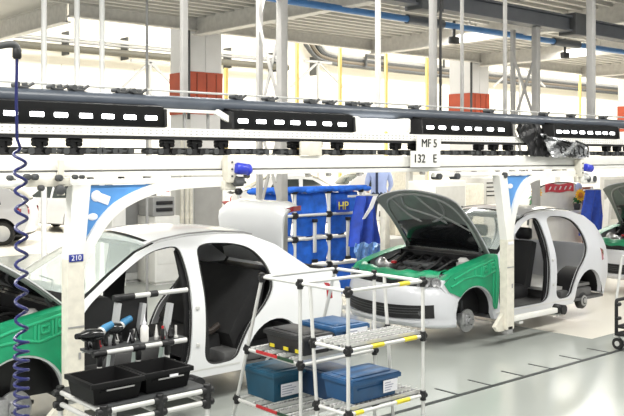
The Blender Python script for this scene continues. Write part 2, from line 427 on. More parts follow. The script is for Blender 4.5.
for px, nm in ((150, 'left'), (318, 'middle'), (520, 'right')):
    q = P(px, 62, Y=28.5); o = MB(); q2 = P(px - 27, 87, Y=28.5); q3 = P(px + 25, 87, Y=28.5)
    o.bar(q, q2, .09, .09); o.bar(q, q3, .09, .09); o.bar((q.x - .8, q.y, q.z), (q.x + .8, q.y, q.z), .1, .1); o.bar((q.x, 28.5, 0), (q.x, 28.5, q.z), .1, .1)
    tag(o.build('wall_bracket_frame', GREY), 'pale triangular bracket frame on the back wall, %s one of three' % nm, 'bracket', 'triangular wall brackets')

# ================================================================== LIGHT RAIL AND CONVEYOR
XS, XEN = 1.2, 14.5
t = empty('rail_pipe', (XS, 6.32, 2.65), 'long blue-grey pipe along the top of the lamp bars', 'pipe')
o = MB(); o.cyl((XS, 6.32, 2.655), (XEN, 6.32, 2.655), .062, 20); o.build('pipe', TUBEG, t)
for px in (22, 57, 78, 121, 137, 238, 270, 312, 330, 353, 366, 415, 490, 545, 572, 604):
    p = P(px, 90, Y=6.32); o = MB(); q_ = random.random()
    o.box((p.x, 6.32, 2.722), (.09, .05, .02), bev=.006); o.cyl((p.x - .05, 6.27, 2.738), (p.x - .05, 6.37, 2.738), .016 + .01 * q_, 10); o.box((p.x + .02, 6.32, 2.74), (.04, .04, .035), Matrix.Rotation(q_ - .5, 3, 'Y'), bev=.008); o.cyl((p.x + .05, 6.32, 2.73), (p.x + .09, 6.32, 2.75 + .02 * q_), .012, 8)
    o.build('pipe_clamp', DGREY, t)
z2 = 2.725
o = MB(); o.cyl((XS, 6.42, 2.765), (XEN, 6.42, 2.765), .010, 6); tag(o.build('air_line', LGREY), 'thin grey line running just above the long rail pipe', 'pipe')

def XP(px, Y=YL):
    tt = (px - 312) / F; return Y * (S * tt + C) / (S - C * tt)
t = empty('perforated_tray', (XS, YL + .08, 2.37), 'white perforated cable tray beneath the lamp bars', 'tray')
o = MB(); o.span(XS, XEN, YL - .02, YL, 2.37, 2.437); o.span(XS, XEN, YL, YL + .2, 2.365, 2.372)
o.mi = 1
x = XP(0)
while x < XP(624):
    for z in (2.39, 2.416): o.span(x, x + .016, YL - .0225, YL - .019, z - .004, z + .004)
    x += .055
o.build('tray', [WHITE, mat('tray_slot', (.38, .38, .37), .7)], t, smooth=False)
o = MB(); o.span(XS, XEN, YL - .01, YL + .2, 2.343, 2.363); o.build('lower_channel', BLACK, t)

def lamp_bar(x0, x1, leds, nm, tilt=.03):
    t = empty('lamp_bar', (x0, YL + .05, 2.45), nm, 'lamp bar', 'black lamp bars along the line')
    o = MB()
    poly = [(x0, YL + .06, 2.44), (x0, YL - .005, 2.445), (x0, YL - .02, 2.475), (x0, YL - .012, 2.607), (x0, YL + .12, 2.63), (x0, YL + .16, 2.63), (x0, YL + .16, 2.44)]
    o.prism(poly, (x1 - x0, 0, 0)); o.build('housing', mat('black_housing', (.006, .0063, .0068), .5, spec=.2), t)
    o = MB(); o.prism([(x0 - .02, YL + .03, 2.438), (x0 - .02, YL - .03, 2.445), (x0 - .02, YL - .02, 2.59), (x0 - .02, YL + .15, 2.61), (x0 - .02, YL + .15, 2.438)], (.025, 0, 0)); o.build('end_cap', BLACK, t)
    o = MB(); o.prism([(x1, YL + .03, 2.438), (x1, YL - .03, 2.445), (x1, YL - .02, 2.59), (x1, YL + .15, 2.61), (x1, YL + .15, 2.438)], (.025, 0, 0)); o.build('end_cap', BLACK, t)
    for px in leds:
        x = XP(px, YL); o = MB()
        y = YL - .0165
        o.box((x, y, 2.515), (.108, .018, .036), Matrix.Rotation(R(-4), 3, 'X'), bev=.008); o.build('lamp', LED, t)
lamp_bar(1.5, XP(163), (10, 36, 60, 85, 107, 129, 150), 'black lamp bar with a row of bright lamps at the far left')
lamp_bar(XP(232), XP(352), (242, 260, 278, 294, 310, 326, 341), 'black lamp bar with a row of bright lamps left of the middle tube lamp')
lamp_bar(XP(421), XP(510), (429, 441, 454, 467, 477, 489, 500), 'black lamp bar with a row of bright lamps behind the number sign')
lamp_bar(XP(553), XP(617), (554 + 4, 565, 573, 581, 589, 597, 604, 611), 'black lamp bar with a row of bright lamps right of the draped cloth')
# open white bays with tube lamps
for a, b, em, nm in ((172, 222, 0, 'empty white lamp frame between the two left lamp bars'), (357, 408, 1, 'bright white tube lamp hanging in the middle of the lamp row')):
    x0, x1 = XP(a), XP(b)
    t = empty('tube_lamp' if em else 'open_luminaire', (x0, YL + .05, 2.45), nm, 'lamp')
    if em:
        o = MB(); o.prism([(x0, YL + .0, 2.47), (x0, YL + .05, 2.585), (x0, YL + .12, 2.585), (x0, YL + .12, 2.47)], (x1 - x0, 0, 0)); o.build('diffuser', LAMPW, t)
        for q in (x0, x1): o = MB(); o.span(q - .05, q + .05, YL + .0, YL + .14, 2.45, 2.60, .02); o.build('end_cap', WHITE, t)
    else:
        o = MB(); o.span(x0 - .1, x1, YL + .05, YL + .12, 2.575, 2.6); o.build('top_bar', WHITE, t)
        o = MB(); o.bar((x1 - .02, YL + .06, 2.59), (x1 + .24, YL + .02, 2.45), .05, .05); o.build('side_bar', WHITE, t)
        o = MB(); o.span(x0 + .18, x0 + .2, YL + .1, YL + .12, 2.44, 2.58); o.span(x0 + .42, x0 + .44, YL + .1, YL + .12, 2.44, 2.58); o.build('divider', GREY, t)

t = empty('overhead_conveyor', (XS, YL + .06, 2.04), 'white overhead conveyor rail carrying the car hangers', 'conveyor')
o = MB(); o.span(XS, XEN, YL, YL + .14, 2.10, 2.212, .006); o.build('rail_cover', WHITE, t)
o = MB(); o.span(XS, XEN, YL - .02, YL + .16, 2.045, 2.085, .004); o.build('lower_flange', WHITE, t)
o = MB(); o.span(XS, XEN, YL + .03, YL + .11, 2.085, 2.10); o.build('gap_strip', GREY, t)
# chain
ch = MB(); ch.span(XS, XEN, YL + .08, YL + .10, 2.262, 2.275); ch.span(XS, XEN, YL + .08, YL + .10, 2.222, 2.232); ch.build('chain', DGREY, t)
proto = None; x = 1.092; n = 0
while x < 13.8:
    big = (n // 2 % 5) in (0, 1, 2) and n % 2 == 0
    if big:
        o = MB(); o.box((x, YL + .09, 2.327), (.11, .09, .03), bev=.01); o.cyl((x - .03, YL + .05, 2.30), (x - .03, YL + .13, 2.30), .022, 12); o.cyl((x + .03, YL + .05, 2.30), (x + .03, YL + .13, 2.30), .022, 12); o.box((x, YL + .09, 2.28), (.05, .05, .07), bev=.01); o.cyl((x - .04, YL + .03, 2.243), (x - .04, YL + .15, 2.243), .026, 12); o.cyl((x + .04, YL + .03, 2.243), (x + .04, YL + .15, 2.243), .026, 12); o.box((x, YL + .09, 2.225), (.13, .08, .022), bev=.006)
        if proto is None:
            proto = o.build('trolley', BLACK, t); px0 = x
        else:
            c = proto.copy(); col.objects.link(c); c.parent = t; c.location = (x - px0, 0, 0); o.bm.free()
    elif n % 2 == 1 or n // 2 % 5 == 3:
        o = MB(); o.cyl((x + .05, YL + .03, 2.247), (x + .05, YL + .15, 2.247), .027, 12); o.cyl((x - .05, YL + .03, 2.247), (x - .05, YL + .15, 2.247), .022, 12); o.box((x, YL + .06, 2.247), (.15, .012, .022), bev=.004); o.box((x, YL + .12, 2.247), (.15, .012, .022), bev=.004); o.build('link_roller', DGREY, t)
    x += .1375; n += 1
# cream cover plates
p0, p1 = XP(299), XP(320)
t2 = MB(); t2.span(p0, p1, YL - .03, YL, 2.215, 2.345, .006); tag(t2.build('cover_plate', CREAM), 'cream cover plate on the conveyor chain left of the number sign', 'plate')

# sign MF 5 / 132 E
ys = YL - .06
sp = P(417, 136, Y=ys); sq = P(441, 151, Y=ys); s2 = P(411, 150.5, Y=ys); s3 = P(440, 167, Y=ys)
t = empty('number_sign', (sp.x, ys, s3.z), 'white station sign reading MF 5 over 132 E on the conveyor rail', 'sign')
o = MB(); o.span(sp.x, sq.x, ys, ys + .012, sq.z, sp.z); o.build('upper_plate', WHITE, t)
o = MB(); o.span(s2.x, s3.x, ys - .004, ys + .010, s3.z, s2.z - .004); o.build('lower_plate', WHITE, t)
hh = sp.z - sq.z
text('MF 5', hh * .80, ((sp.x + sq.x) / 2, ys - .003, (sp.z + sq.z) / 2), (1, 0, 0), (0, 0, 1), INK, t)
hh = s2.z - s3.z
text('132', hh * .72, (s2.x + (s3.x - s2.x) * .27, ys - .007, (s2.z + s3.z) / 2), (1, 0, 0), (0, 0, 1), INK, t)
text('E', hh * .72, (s2.x + (s3.x - s2.x) * .80, ys - .007, (s2.z + s3.z) / 2), (1, 0, 0), (0, 0, 1), INK, t)

# motors on the rail
for i, (px, py, nm) in enumerate(((243, 169, 'blue drive motor on a white bracket under the conveyor rail at left'), (588, 168, 'blue drive motor with white gearbox under the conveyor rail at right'))):
    y = YL - .12; p = P(px, py, Y=y); zz = p.y * S + p.x * C; k = zz / F
    t = empty('drive_motor', (p.x, y, p.z - .1), nm, 'motor', 'blue drive motors')
    o = MB(); ax = Vector((1, 0, -.12)).normalized(); o.lathe([(.0, -.085), (.04, -.08), (.05, -.06), (.05, .03), (.047, .035), (.047, .04), (.05, .045), (.05, .06), (.03, .085), (0, .09)], p, ax); o.build('motor_body', BLUEM, t)
    o = MB(); o.box((p.x - .105, y + .06, p.z + .0), (.09, .10, .24), bev=.02); o.box((p.x - .1, y + .08, p.z - .14), (.13, .06, .08), bev=.01); o.build('bracket', CREAM, t)
    for dz in (.06, .0, -.06): o = MB(); o.cyl((p.x - .11, y + .012, p.z + dz), (p.x - .11, y - .002, p.z + dz), .008, 8); o.build('bolt', DGREY, t)
    o = MB(); o.box((p.x - .03, y + .04, p.z - .10), (.12, .08, .07), bev=.02); o.cyl((p.x - .09, y, p.z - .12), (p.x - .01, y, p.z - .12), .03, 12); o.build('gearbox', DGREY if i == 0 else LGREY, t)
    if i:
        o = MB(); o.box((p.x + .06, y + .03, p.z - .14), (.34, .08, .12), bev=.04); o.build('gear_cover', WHITE, t)
        for dx in (.0, .14): o = MB(); o.cyl((p.x + dx, y - .0, p.z - .14), (p.x + dx, y - .02, p.z - .14), .04, 14); o.build('gear_cap', DGREY, t)

# draped cloth over the rail
t = empty('draped_cover', (XP(548), YL - .1, 2.2), 'black cover draped over the rail and crumpled silver sheet at right', 'cover')
def drape(px_rows, y0, amp, m, name, th=.012, seed=1, jit=.8):
    rnd = random.Random(seed); rows = []; n = 18
    prm = [(rnd.uniform(.4, 1.6), rnd.uniform(.5, 1.8), rnd.uniform(0, 6)) for _ in range(5)]
    for i in range(4 * (len(px_rows) - 1) + 1):
        k = min(i // 4, len(px_rows) - 2); f = i / 4 - k; A, B = px_rows[k], px_rows[k + 1]
        a, b, py, sl = (A[q] + (B[q] - A[q]) * f for q in range(4)); row = []
        for j in range(n + 1):
            u = j / n
            w_ = sum(math.sin(p_ * i + q_ * j + r_) for p_, q_, r_ in prm) / 5
            row.append(P(a + (b - a) * u + rnd.uniform(-jit, jit) * .4, py + sl * u + w_ * jit, Y=y0 - amp * (.5 + .8 * w_)))
        rows.append(row)
    o = MB(); o.grid(rows, (0, th, 0)); return o.build(name, m, t, ang=20)
drape([(519, 538, 124, 0), (517, 545, 130, 2), (520, 550, 137, 3), (528, 550, 146, 3), (531, 549, 156, 1)], YL - .03, .05, BLACK, 'black_cover')
drape([(540, 556, 133, 6), (544, 583, 139, 4), (547, 589, 145, 3), (549, 590, 152, 2), (552, 588, 157, 0)], YL - .07, .09, SILVERC, 'silver_sheet', seed=4, jit=1.4)
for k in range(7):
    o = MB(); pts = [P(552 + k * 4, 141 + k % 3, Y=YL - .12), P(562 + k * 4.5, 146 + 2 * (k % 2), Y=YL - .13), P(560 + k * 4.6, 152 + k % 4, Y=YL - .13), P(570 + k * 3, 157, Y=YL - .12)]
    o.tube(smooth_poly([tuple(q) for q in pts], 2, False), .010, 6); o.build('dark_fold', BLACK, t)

# ================================================================== CARS
PLAN = [(-.80, .60), (-.6, .72), (-.35, .795), (0, .815), (.5, .826), (1.5, .828), (2.4, .822), (2.8, .79), (3.1, .715)]
PLANS = [(-.80, .60), (-.6, .72), (-.35, .795), (0, .815), (.5, .826), (1.5, .828), (2.5, .822), (2.9, .80), (3.42, .70)]
ZPROF = [(.15, .95), (.22, .965), (.35, .985), (.55, 1.0), (.70, .998), (.82, .985), (.92, .965), (1.05, .915), (1.2, .85), (1.35, .775), (1.48, .70)]
def arc(cx, cz, r, a0, a1, n=14): return [(cx + r * math.cos(R(a0 + (a1 - a0) * k / n)), cz + r * math.sin(R(a0 + (a1 - a0) * k / n))) for k in range(n + 1)]
FRONT_DOOR = [(.46, .36), (.44, .60), (.47, .84), (.58, .965), (.98, 1.215), (1.20, 1.325), (1.40, 1.36), (1.51, 1.345), (1.545, 1.1), (1.53, .7), (1.51, .36), (1.43, .29), (.54, .29)]
REAR_DOOR = [(1.655, .36), (1.665, .8), (1.665, 1.2), (1.68, 1.335), (1.80, 1.365), (2.1, 1.345), (2.30, 1.28), (2.43, 1.12), (2.47, .93), (2.36, .77), (2.18, .62), (2.08, .45), (2.02, .30), (1.75, .29)]
TOPF = [(-.52, .66), (-.50, .72), (-.38, .79), (-.1, .86), (.25, .92), (.48, .955), (.80, 1.165), (1.08, 1.325), (1.30, 1.395), (1.6, 1.43), (1.95, 1.435), (2.3, 1.405)]
HATCH_TAIL = [(2.6, 1.335), (2.82, 1.2), (2.98, 1.02), (3.05, .88), (3.08, .70), (3.07, .5), (3.0, .36), (2.90, .28)]
SEDAN_TAIL = [(2.58, 1.30), (2.82, 1.14), (2.97, 1.045), (3.2, 1.01), (3.34, .975), (3.40, .85), (3.42, .65), (3.38, .42), (3.28, .30), (3.1, .26)]

def make_car(kind, paint, label, hood_open=46, closed=False, hood_x=.46):
    sedan = kind == 'sedan'
    plan = PLANS if sedan else PLAN
    tail = SEDAN_TAIL if sedan else HATCH_TAIL
    def hw(x, z): return lerp(plan, x) * lerp(ZPROF, z)
    top = TOPF + tail[:4]
    def zr(x): return lerp(top, x)
    t = empty('car', (0, 0, 0), label, 'car')
    AZ = .28
    outer = [(-.299, .4525), (-.42, .55)] + TOPF + tail + arc(2.465, AZ, .345, 0, 180) + [(2.08, .20), (.40, .20)] + arc(0, AZ, .345, 0, 150)[:-1]
    for s in (-1, 1):
        o = MB()
        panel(o, outer, [] if closed else [round_poly(FRONT_DOOR), round_poly(REAR_DOOR)], lambda x, z, d: Vector((x, s * (hw(x, z) - d), z)), .055)
        side = o.build('body_side', paint, t, ang=50)
        if closed: continue
        # rubber door seals
        for poly in (FRONT_DOOR, REAR_DOOR):
            o = MB(); o.tube([(x, s * (hw(x, z) - .03), z) for x, z in resample(round_poly(poly), .12)], .014, 6, closed=True); o.build('door_seal', RUBBER, side)
        for hx, hz in ((.50, .48), (.50, .78), (1.60, .5), (1.60, .82)):
            o = MB(); o.box((hx - .02, s * (hw(hx, hz) + .006), hz), (.035, .02, .03), bev=.006); o.build('hinge', LGREY, side)
        o = MB(); o.bar((.42, s * (hw(1, .25) + .001), .27), (2.05, s * (hw(2, .25) + .001), .27), .008, .014); o.build('sill_seam', LGREY, side)
    # roof
    o = MB(); n = 16; x1 = 2.36
    rows = []
    for i in range(n + 1):
        x = 1.22 + (x1 - 1.22) * i / n; row = []
        for j in range(17):
            v = -1 + j / 8; z = zr(x) - .004 + .055 * (1 - v ** 4) ; row.append((x - .06 * (1 - v * v) * (1 - i / n), v * hw(x, zr(x)) * .995, z))
        rows.append(row)
    o.grid(rows, (0, 0, -.025)); o.build('roof', paint, t, ang=60)
    if not closed:
        o = MB(); o.grid([[(x, y * .95, z - .05) for x, y, z in r] for r in rows], (0, 0, -.02)); o.build('headliner', DGREY, t)
        for s in (-1, 1):
            o = MB(); o.tube([(x, s * (hw(x, zr(x)) - .035), zr(x) + .022) for x in [1.15 + .1 * k for k in range(13)]], .008, 6); o.build('roof_gutter', GREY, t)
    # windscreen
    rows = []; m = 24; nj = 40
    for i in range(m + 1):
        u = i / m; row = []
        for j in range(nj + 1):
            v = -1 + 2 * j / nj; x = .50 + (1.27 - .50) * u; z = zr(x) + .004
            k = 1 - v * v
            row.append((x - (.16 - .09 * u) * k, v * (hw(x, z) - .02), z + .055 * k * u + .02 * k))
        rows.append(row)
    o = MB(); o.grid(rows, (.004, 0, -.006))
    o.bm.faces.ensure_lookup_table()
    for i in range(m):
        for j in range(nj):
            if i in (0, 1, m - 1) or j in (0, nj - 1):
                o.bm.faces[i * nj + j].material_index = 1; o.bm.faces[m * nj + i * nj + j].material_index = 1
    wsm = o.build('windscreen', [DGLASS if closed else GLASS, BLACKG], t)
    if not closed:
        o = MB()
        for q in (-.35, .12): o.tube([(.42, q - .05, 1.01), (.60, q + .30, 1.075), (.62, q + .62 if q < 0 else q + .5, 1.08)], .008, 6)
        o.build('wiper', BLACK, wsm)
    # rear glass / tail
    if sedan or closed:
        xa, xb = 2.36, (2.95 if sedan else 2.95)
        rows = []
        for i in range(9):
            u = i / 8; x = xa + (xb - xa) * u
            rows.append([(x + .05 * (1 - (-1 + j / 6) ** 2) * u, (-1 + j / 6) * (hw(x, zr(x)) - .02), zr(x) + .05 * (1 - (-1 + j / 6) ** 2) * (1 - .6 * u)) for j in range(13)])
        o = MB(); o.grid(rows, (0, 0, -.012)); rw = o.build('rear_window', DGLASS, t)
    # rear panel and bumper
    rows = []
    for z in (.24, .32, .45, .55, .62, .72, .85, .95 if sedan else .90):
        xe = max(p[0] for p in tail) - (.05 if z < .3 else 0) - (.04 if z > .8 else 0) + (.03 if .35 < z < .6 else 0)
        rows.append([(xe - .16 * abs(-1 + j / 8) ** 3 + (.07), (-1 + j / 8) * lerp(plan, xe - .1) * .97, z) for j in range(17)])
    o = MB(); o.grid(rows, (-.03, 0, 0)); rp = o.build('rear_bumper', paint, t, ang=60)
    xe = max(p[0] for p in tail)
    for s in (-1, 1):
        o = MB(); rows = []
        for z in (.72, .78, .84, .90): rows.append([(xe - .25 + .26 * k / 4 - .04 * (z > .86), s * (hw(xe - .25 + .26 * k / 4, z) + .006 - .10 * (k / 4) ** 3), z) for k in range(5)])
        o.grid(rows, (0, -s * .03, 0)); o.build('tail_light', REDLENS, t)
    if sedan and not closed:
        # boot: floor, gutters, open lid
        o = MB(); o.span(2.75, 3.34, -.66, .66, .40, .44); o.span(2.72, 2.76, -.68, .68, .40, .98); o.build('boot_tub', INTER, t)
        for s in (-1, 1):
            o = MB(); o.tube([(2.93, s * .60, 1.075), (3.10, s * .615, 1.04), (3.33, s * .60, .99)], .018, 6); o.build('boot_seal', RUBBER, t)
        L, a = .60, R(93); hx, hz = 2.80, 1.08
        f = Vector((math.cos(a), 0, math.sin(a))); nn = Vector((-math.sin(a), 0, math.cos(a)))
        rows = []
        prof = [(0, 0), (.12, .015), (.3, .025), (.46, .022), (.545, .0), (.585, -.05), (.60, -.12), (.605, -.2)]
        for l, h in prof:
            row = []
            for j in range(17):
                v = -1 + j / 8; wd = .49 + .06 * min(1, l / .45)
                ll = l - .10 * max(0, abs(v) - .70) ** 1.6 * (l / .6) * 4
                row.append(Vector((hx, 0, hz)) + f * ll + nn * (h + .03 * (1 - v * v)) + Vector((0, v * wd, 0)))
            rows.append(row)
        o = MB(); o.grid(rows, -nn * .02 - f * .012); lid = o.build('boot_lid', paint, t, ang=60)
        for s in (-1, 1):
            o = MB(); c = Vector((hx, s * .475, hz)) + f * .535 + nn * -.10
            o.prism([c + f * .035 + Vector((0, s * .14, 0)) + nn * .03, c + f * -.01 + nn * .055 - Vector((0, s * .04, 0)), c + f * -.055 - Vector((0, s * .04, 0)) + nn * .03, c + f * -.02 + Vector((0, s * .10, 0))], nn * -.10)
            o.build('tail_light', REDLENS, lid)
            o = MB(); o.tube([(2.78, s * .52, .95), (2.86, s * .52, 1.06), Vector((hx, s * .5, hz)) + f * .1 - nn * .03], .015, 6); o.build('lid_hinge', DGREY, lid)
    # bumper
    pl = [(-.345, .80), (-.48, .77), (-.60, .69), (-.70, .55), (-.755, .36), (-.785, .15)]
    full = smooth_poly([(x, -y) for x, y in pl] + [(x, y) for x, y in reversed(pl)], 2, False)
    def nose(z, inset=0, off=0):
        r = []
        for k, (x, y) in enumerate(full):
            e = min(1, (x + .80) / .46)
            xx = x + inset * (1 - .35 * e); yy = y * (1 - inset * .35)
            r.append([xx, yy, z])
        return r
    rows = []
    for z, ins in ((.185, .10), (.20, .045), (.24, .015), (.27, .03), (.30, .012), (.40, .004), (.46, .0), (.50, .0), (.57, .012), (.62, .03), (.655, .06)):
        r = nose(z, ins)
        xend = -.345 if z < .28 else (-math.sqrt(max(0, .345 ** 2 - (z - .28) ** 2)) if z < .45 else -.30 - (z - .45) * 1.05)
        for q in (0, -1): r[q][0] = xend; r[q][1] = math.copysign(hw(xend, z) + .002, r[q][1])
        rows.append(r)
    o = MB(); o.grid(rows, lambda i, j: (.03, 0, 0)); bu = o.build('front_bumper', paint, t, ang=60)
    def band(z0, z1, ymax, out, name, m, parent, curve=0):
        rr = []
        for q in range(4):
            z = z0 + (z1 - z0) * q / 3
            r = [p for p in nose(z, .006) if abs(p[1]) <= ymax]
            rr.append([(p[0] - out, p[1], p[2] + curve * (p[1] / ymax) ** 2) for p in r])
        b_ = MB(); b_.grid(rr, (.02, 0, 0)); return b_.build(name, m, parent)
    gr = band(.285, .435, .70, .008, 'lower_grille', BLACK, bu, .03)
    for z in (.33, .36, .39): band(z, z + .008, .6, .013, 'grille_slat', DGREY, gr, .03)
    band(.245, .275, .66, .004, 'chin_lip', paint, bu, .01)
    for s in (-1, 1):
        o = MB(); o.lathe([(.0, 0), (.022, .0), (.026, .012), (.018, .018), (0, .018)], (-.705, s * .60, .375), (-1, s * .5, 0)); o.build('fog_lamp', LENS, bu)
    # nose above the bumper
    ug = []
    for z in (.60, .66, .72, .76): ug.append([(x + .05, y * .94, z) for x, y, _ in nose(z, .06) if abs(y) < .70])
    o = MB(); o.grid(ug, (.04, 0, 0)); o.build('nose_panel', BLACK if not closed else paint, t)
    for s in (-1, 1):
        rr = []
        for q in range(5):
            z = .64 + .135 * q / 4
            rr.append([(-.69 + .33 * k / 6 - .03 * math.sin(k / 6 * 3.14) + .05 * q / 4, s * (.52 + .255 * k / 6 + .04 * math.sin(k / 6 * 3.14) - .02 * q / 4), z + .035 * k / 6 * (q / 4)) for k in range(7)])
        o = MB(); o.grid([[(x + .05, y - s * .03, z) for x, y, z in r] for r in rr], (.05, -s * .03, 0)); hl = o.build('headlight', BLACKG, t)
        for bx, by in ((-.61, .585), (-.52, .675)):
            o = MB(); o.lathe([(.02, .0), (.045, .02), (.055, .045), (.05, .045), (.02, .015)], (bx + .015, s * (by - .01), .71), (-.8, s * .6, 0)); o.build('reflector', METAL, hl)
        o = MB(); o.grid(rr, (.004, -s * .004, 0)); o.build('lens', LENS, hl)
    # wheels or bare hubs
    for (hx, s) in ((0, -1), (0, 1), (2.465, -1), (2.465, 1)):
        # wheel house
        o = MB(); rows = []
        for a_ in range(0, 181, 12):
            x, z = hx + .352 * math.cos(R(a_)), AZ + .352 * math.sin(R(a_))
            rows.append([(x, s * (hw(hx, .5) - .03), z), (x, s * .46, z)])
        o.grid(rows, lambda i, j: (0, 0, .006)); o.prism([(hx + .35 * math.cos(R(a_)), s * .46, AZ + .35 * math.sin(R(a_))) for a_ in range(0, 181, 12)], (0, -s * .01, 0)); o.build('wheel_house', BLACK, t)
        hz = .22
        if closed:
            o = MB(); ax = (0, s, 0)
            o.lathe([(.19, -.09), (.27, -.1), (.30, -.07), (.305, 0), (.30, .07), (.27, .1), (.2, .09), (.19, .05)], (hx, s * .70, .24), ax, 28); wh = o.build('wheel', RUBBER, t)
            o = MB()
            o.lathe([(.0, .075), (.05, .075), (.055, .06), (.0, .05)], (hx, s * .70, .24), ax)
            o.lathe([(.185, .08), (.20, .085), (.20, -.05), (.185, -.05)], (hx, s * .70, .24), ax, 28)
            for k in range(5):
                a_ = R(72 * k + 18); d = Vector((math.cos(a_), 0, math.sin(a_))); c = Vector((hx, s * .765, .24)); o.bar(c + d * .03, c + d * .195, .05, .02, up=(0, 1, 0))
            o.build('rim', ALU, wh)
            continue
        if hx == 0:
            o = MB(); ax = (0, s, 0)
            o.lathe([(.0, .06), (.03, .06), (.034, .045), (.062, .045), (.068, .03), (.07, .0), (.132, .0), (.134, -.01), (.132, -.022), (.07, -.022), (0, -.022)], (0, s * .70, hz), ax, 30); dk = o.build('brake_disc', METAL, t)
            for k in range(4):
                a_ = R(90 * k + 20); o = MB(); o.cyl((.047 * math.cos(a_), s * .74, hz + .047 * math.sin(a_)), (.047 * math.cos(a_), s * .755, hz + .047 * math.sin(a_)), .007, 8); o.build('wheel_bolt', DGREY, dk)
            o = MB(); o.box((-.10, s * .695, hz + .03), (.075, .09, .13), bev=.015); o.build('brake_caliper', METAL, t)
            o = MB(); o.cyl((.02, s * .60, hz), (.03, s * .54, .72), .028, 10); o.cyl((0, s * .68, hz), (.05, s * .2, .2), .025, 10); o.bar((.0, s * .62, hz - .08), (.25, s * .38, .16), .07, .03); o.build('suspension_strut', DGREY, t)
        else:
            o = MB(); ax = (0, s, 0); o.lathe([(.0, .035), (.045, .035), (.055, .02), (.10, .012), (.112, -.0), (.115, -.05), (.105, -.06), (0, -.06)], (hx, s * .70, hz - .03), ax, 26); dr = o.build('brake_drum', BLACK, t)
            o = MB(); o.lathe([(.0, .045), (.03, .045), (.034, .034), (.07, .030), (.07, .02), (0, .02)], (hx, s * .70, hz - .03), ax, 20); o.build('wheel_hub', GREY, dr)
            o = MB(); o.bar((hx, s * .58, hz - .03), (hx - .42, s * .52, .22), .05, .06); o.build('trailing_arm', BLACK, t)
    if closed:
        # finished car: bonnet, boot deck, side glass
        rows = []
        for i in range(9):
            x = -.62 + 1.10 * i / 8; zz = lerp([(-.62, .70), (-.38, .80), (-.1, .87), (.25, .93), (.48, .965)], x)
            rows.append([(x - .06 * (1 - (-1 + j / 6) ** 2), (-1 + j / 6) * hw(max(x, -.5), .9) * (.9 if x < -.5 else .99), zz + .03 * (1 - (-1 + j / 6) ** 2)) for j in range(13)])
        o = MB(); o.grid(rows, (0, 0, -.02)); o.build('bonnet', paint, t, ang=60)
        xs = [2.90, 3.1, 3.36] if sedan else [2.88, 3.0, 3.1]
        rows = [[(x, (-1 + j / 6) * (hw(x, zr(x)) - .01), zr(x) + .02) for j in range(13)] for x in xs]
        o = MB(); o.grid(rows, (0, 0, -.02)); o.build('boot_lid', paint, t, ang=60)
        for s in (-1, 1):
            for poly in ([(.66, .955), (1.0, 1.18), (1.24, 1.31), (1.50, 1.335), (1.53, .94)], [(1.62, .94), (1.61, 1.335), (2.05, 1.33), (2.28, 1.25), (2.40, 1.08), (2.44, .96)]):
                o = MB(); panel(o, poly, [], lambda x, z, d: Vector((x, s * (hw(x, z) + .004 - d), z)), .008, .12); o.build('side_window', DGLASS, t)
            o = MB(); o.box((.72, s * .88, .98), (.08, .14, .10), bev=.03); o.build('wing_mirror', paint, t)
            for hx in (1.40, 2.36): o = MB(); o.box((hx, s * (hw(hx, .8) + .012), .82), (.14, .02, .025), bev=.008); o.build('door_handle', paint, t)
        o = MB(); o.span(-.4, 3.0, -.7, .7, .16, .20); o.build('floor_pan', DGREY, t)
        return t
    # ------- assembly-line body
    o = MB(); o.span(.40, 2.95, -.72, .72, .20, .235); o.span(.42, 2.2, -.12, .12, .235, .36, .03); o.span(1.95, 2.7, -.70, .70, .235, .36, .03); o.build('floor_pan', INTER, t)
    o = MB(); o.span(.36, .42, -.70, .70, .25, .93); o.build('firewall', BLACK, t)
    o = MB(); o.prism([(.44, -.68, .45), (.44, -.68, .93), (.56, -.68, 1.0), (.80, -.68, .98), (.92, -.68, .86), (.90, -.68, .66), (.74, -.68, .45)], (0, 1.36, 0)); o.span(.5, .82, -.14, .14, .3, .66, .03); da = o.build('dashboard', BLACK, t)
    o = MB(); c = Vector((.98, .36, .86)); pts = [c + Vector((math.sin(q) * .18 * .42, math.cos(q) * .18, math.sin(q) * .18 * .9)) for q in [k * math.pi / 12 for k in range(24)]]; o.tube(pts, .014, 8, closed=True); o.bar(c - Vector((0, .17, 0)), c + Vector((0, .17, 0)), .02, .05); o.bar((.82, .36, .80), c, .06, .06); o.build('steering_wheel', BLACK, da)
    # A-post trims, seats
    for s in (-1, 1):
        o = MB(); panel(o, [(1.46, .26), (1.50, .8), (1.49, 1.30), (1.56, 1.37), (1.66, 1.37), (1.72, 1.30), (1.72, .8), (1.76, .26)], [], lambda x, z, d: Vector((x, s * (hw(x, z) - .06 - d), z)), .03, .15); o.build('pillar_trim', BLACK, t)
        o = MB(); o.grid([[(x, s * (hw(x, z) - .058), z), (x, s * (hw(x, z) - .16), z + .01)] for x, z in ((.46, .30), (.46, .60), (.50, .92), (.60, .955))], (.012, 0, 0)); o.build('footwell_trim', BLACK, t)
    o = MB(); o.prism([(2.12, -.62, .36), (2.06, -.62, .50), (2.42, -.62, 1.06), (2.50, -.62, 1.04), (2.36, -.62, .40)], (0, 1.24, 0)); (o.build if sedan else (lambda *a: o.bm.free()))('rear_seat_back', mat('black_upholstery', (.018, .018, .019), .85, var=.2) if sedan else INTER, t)
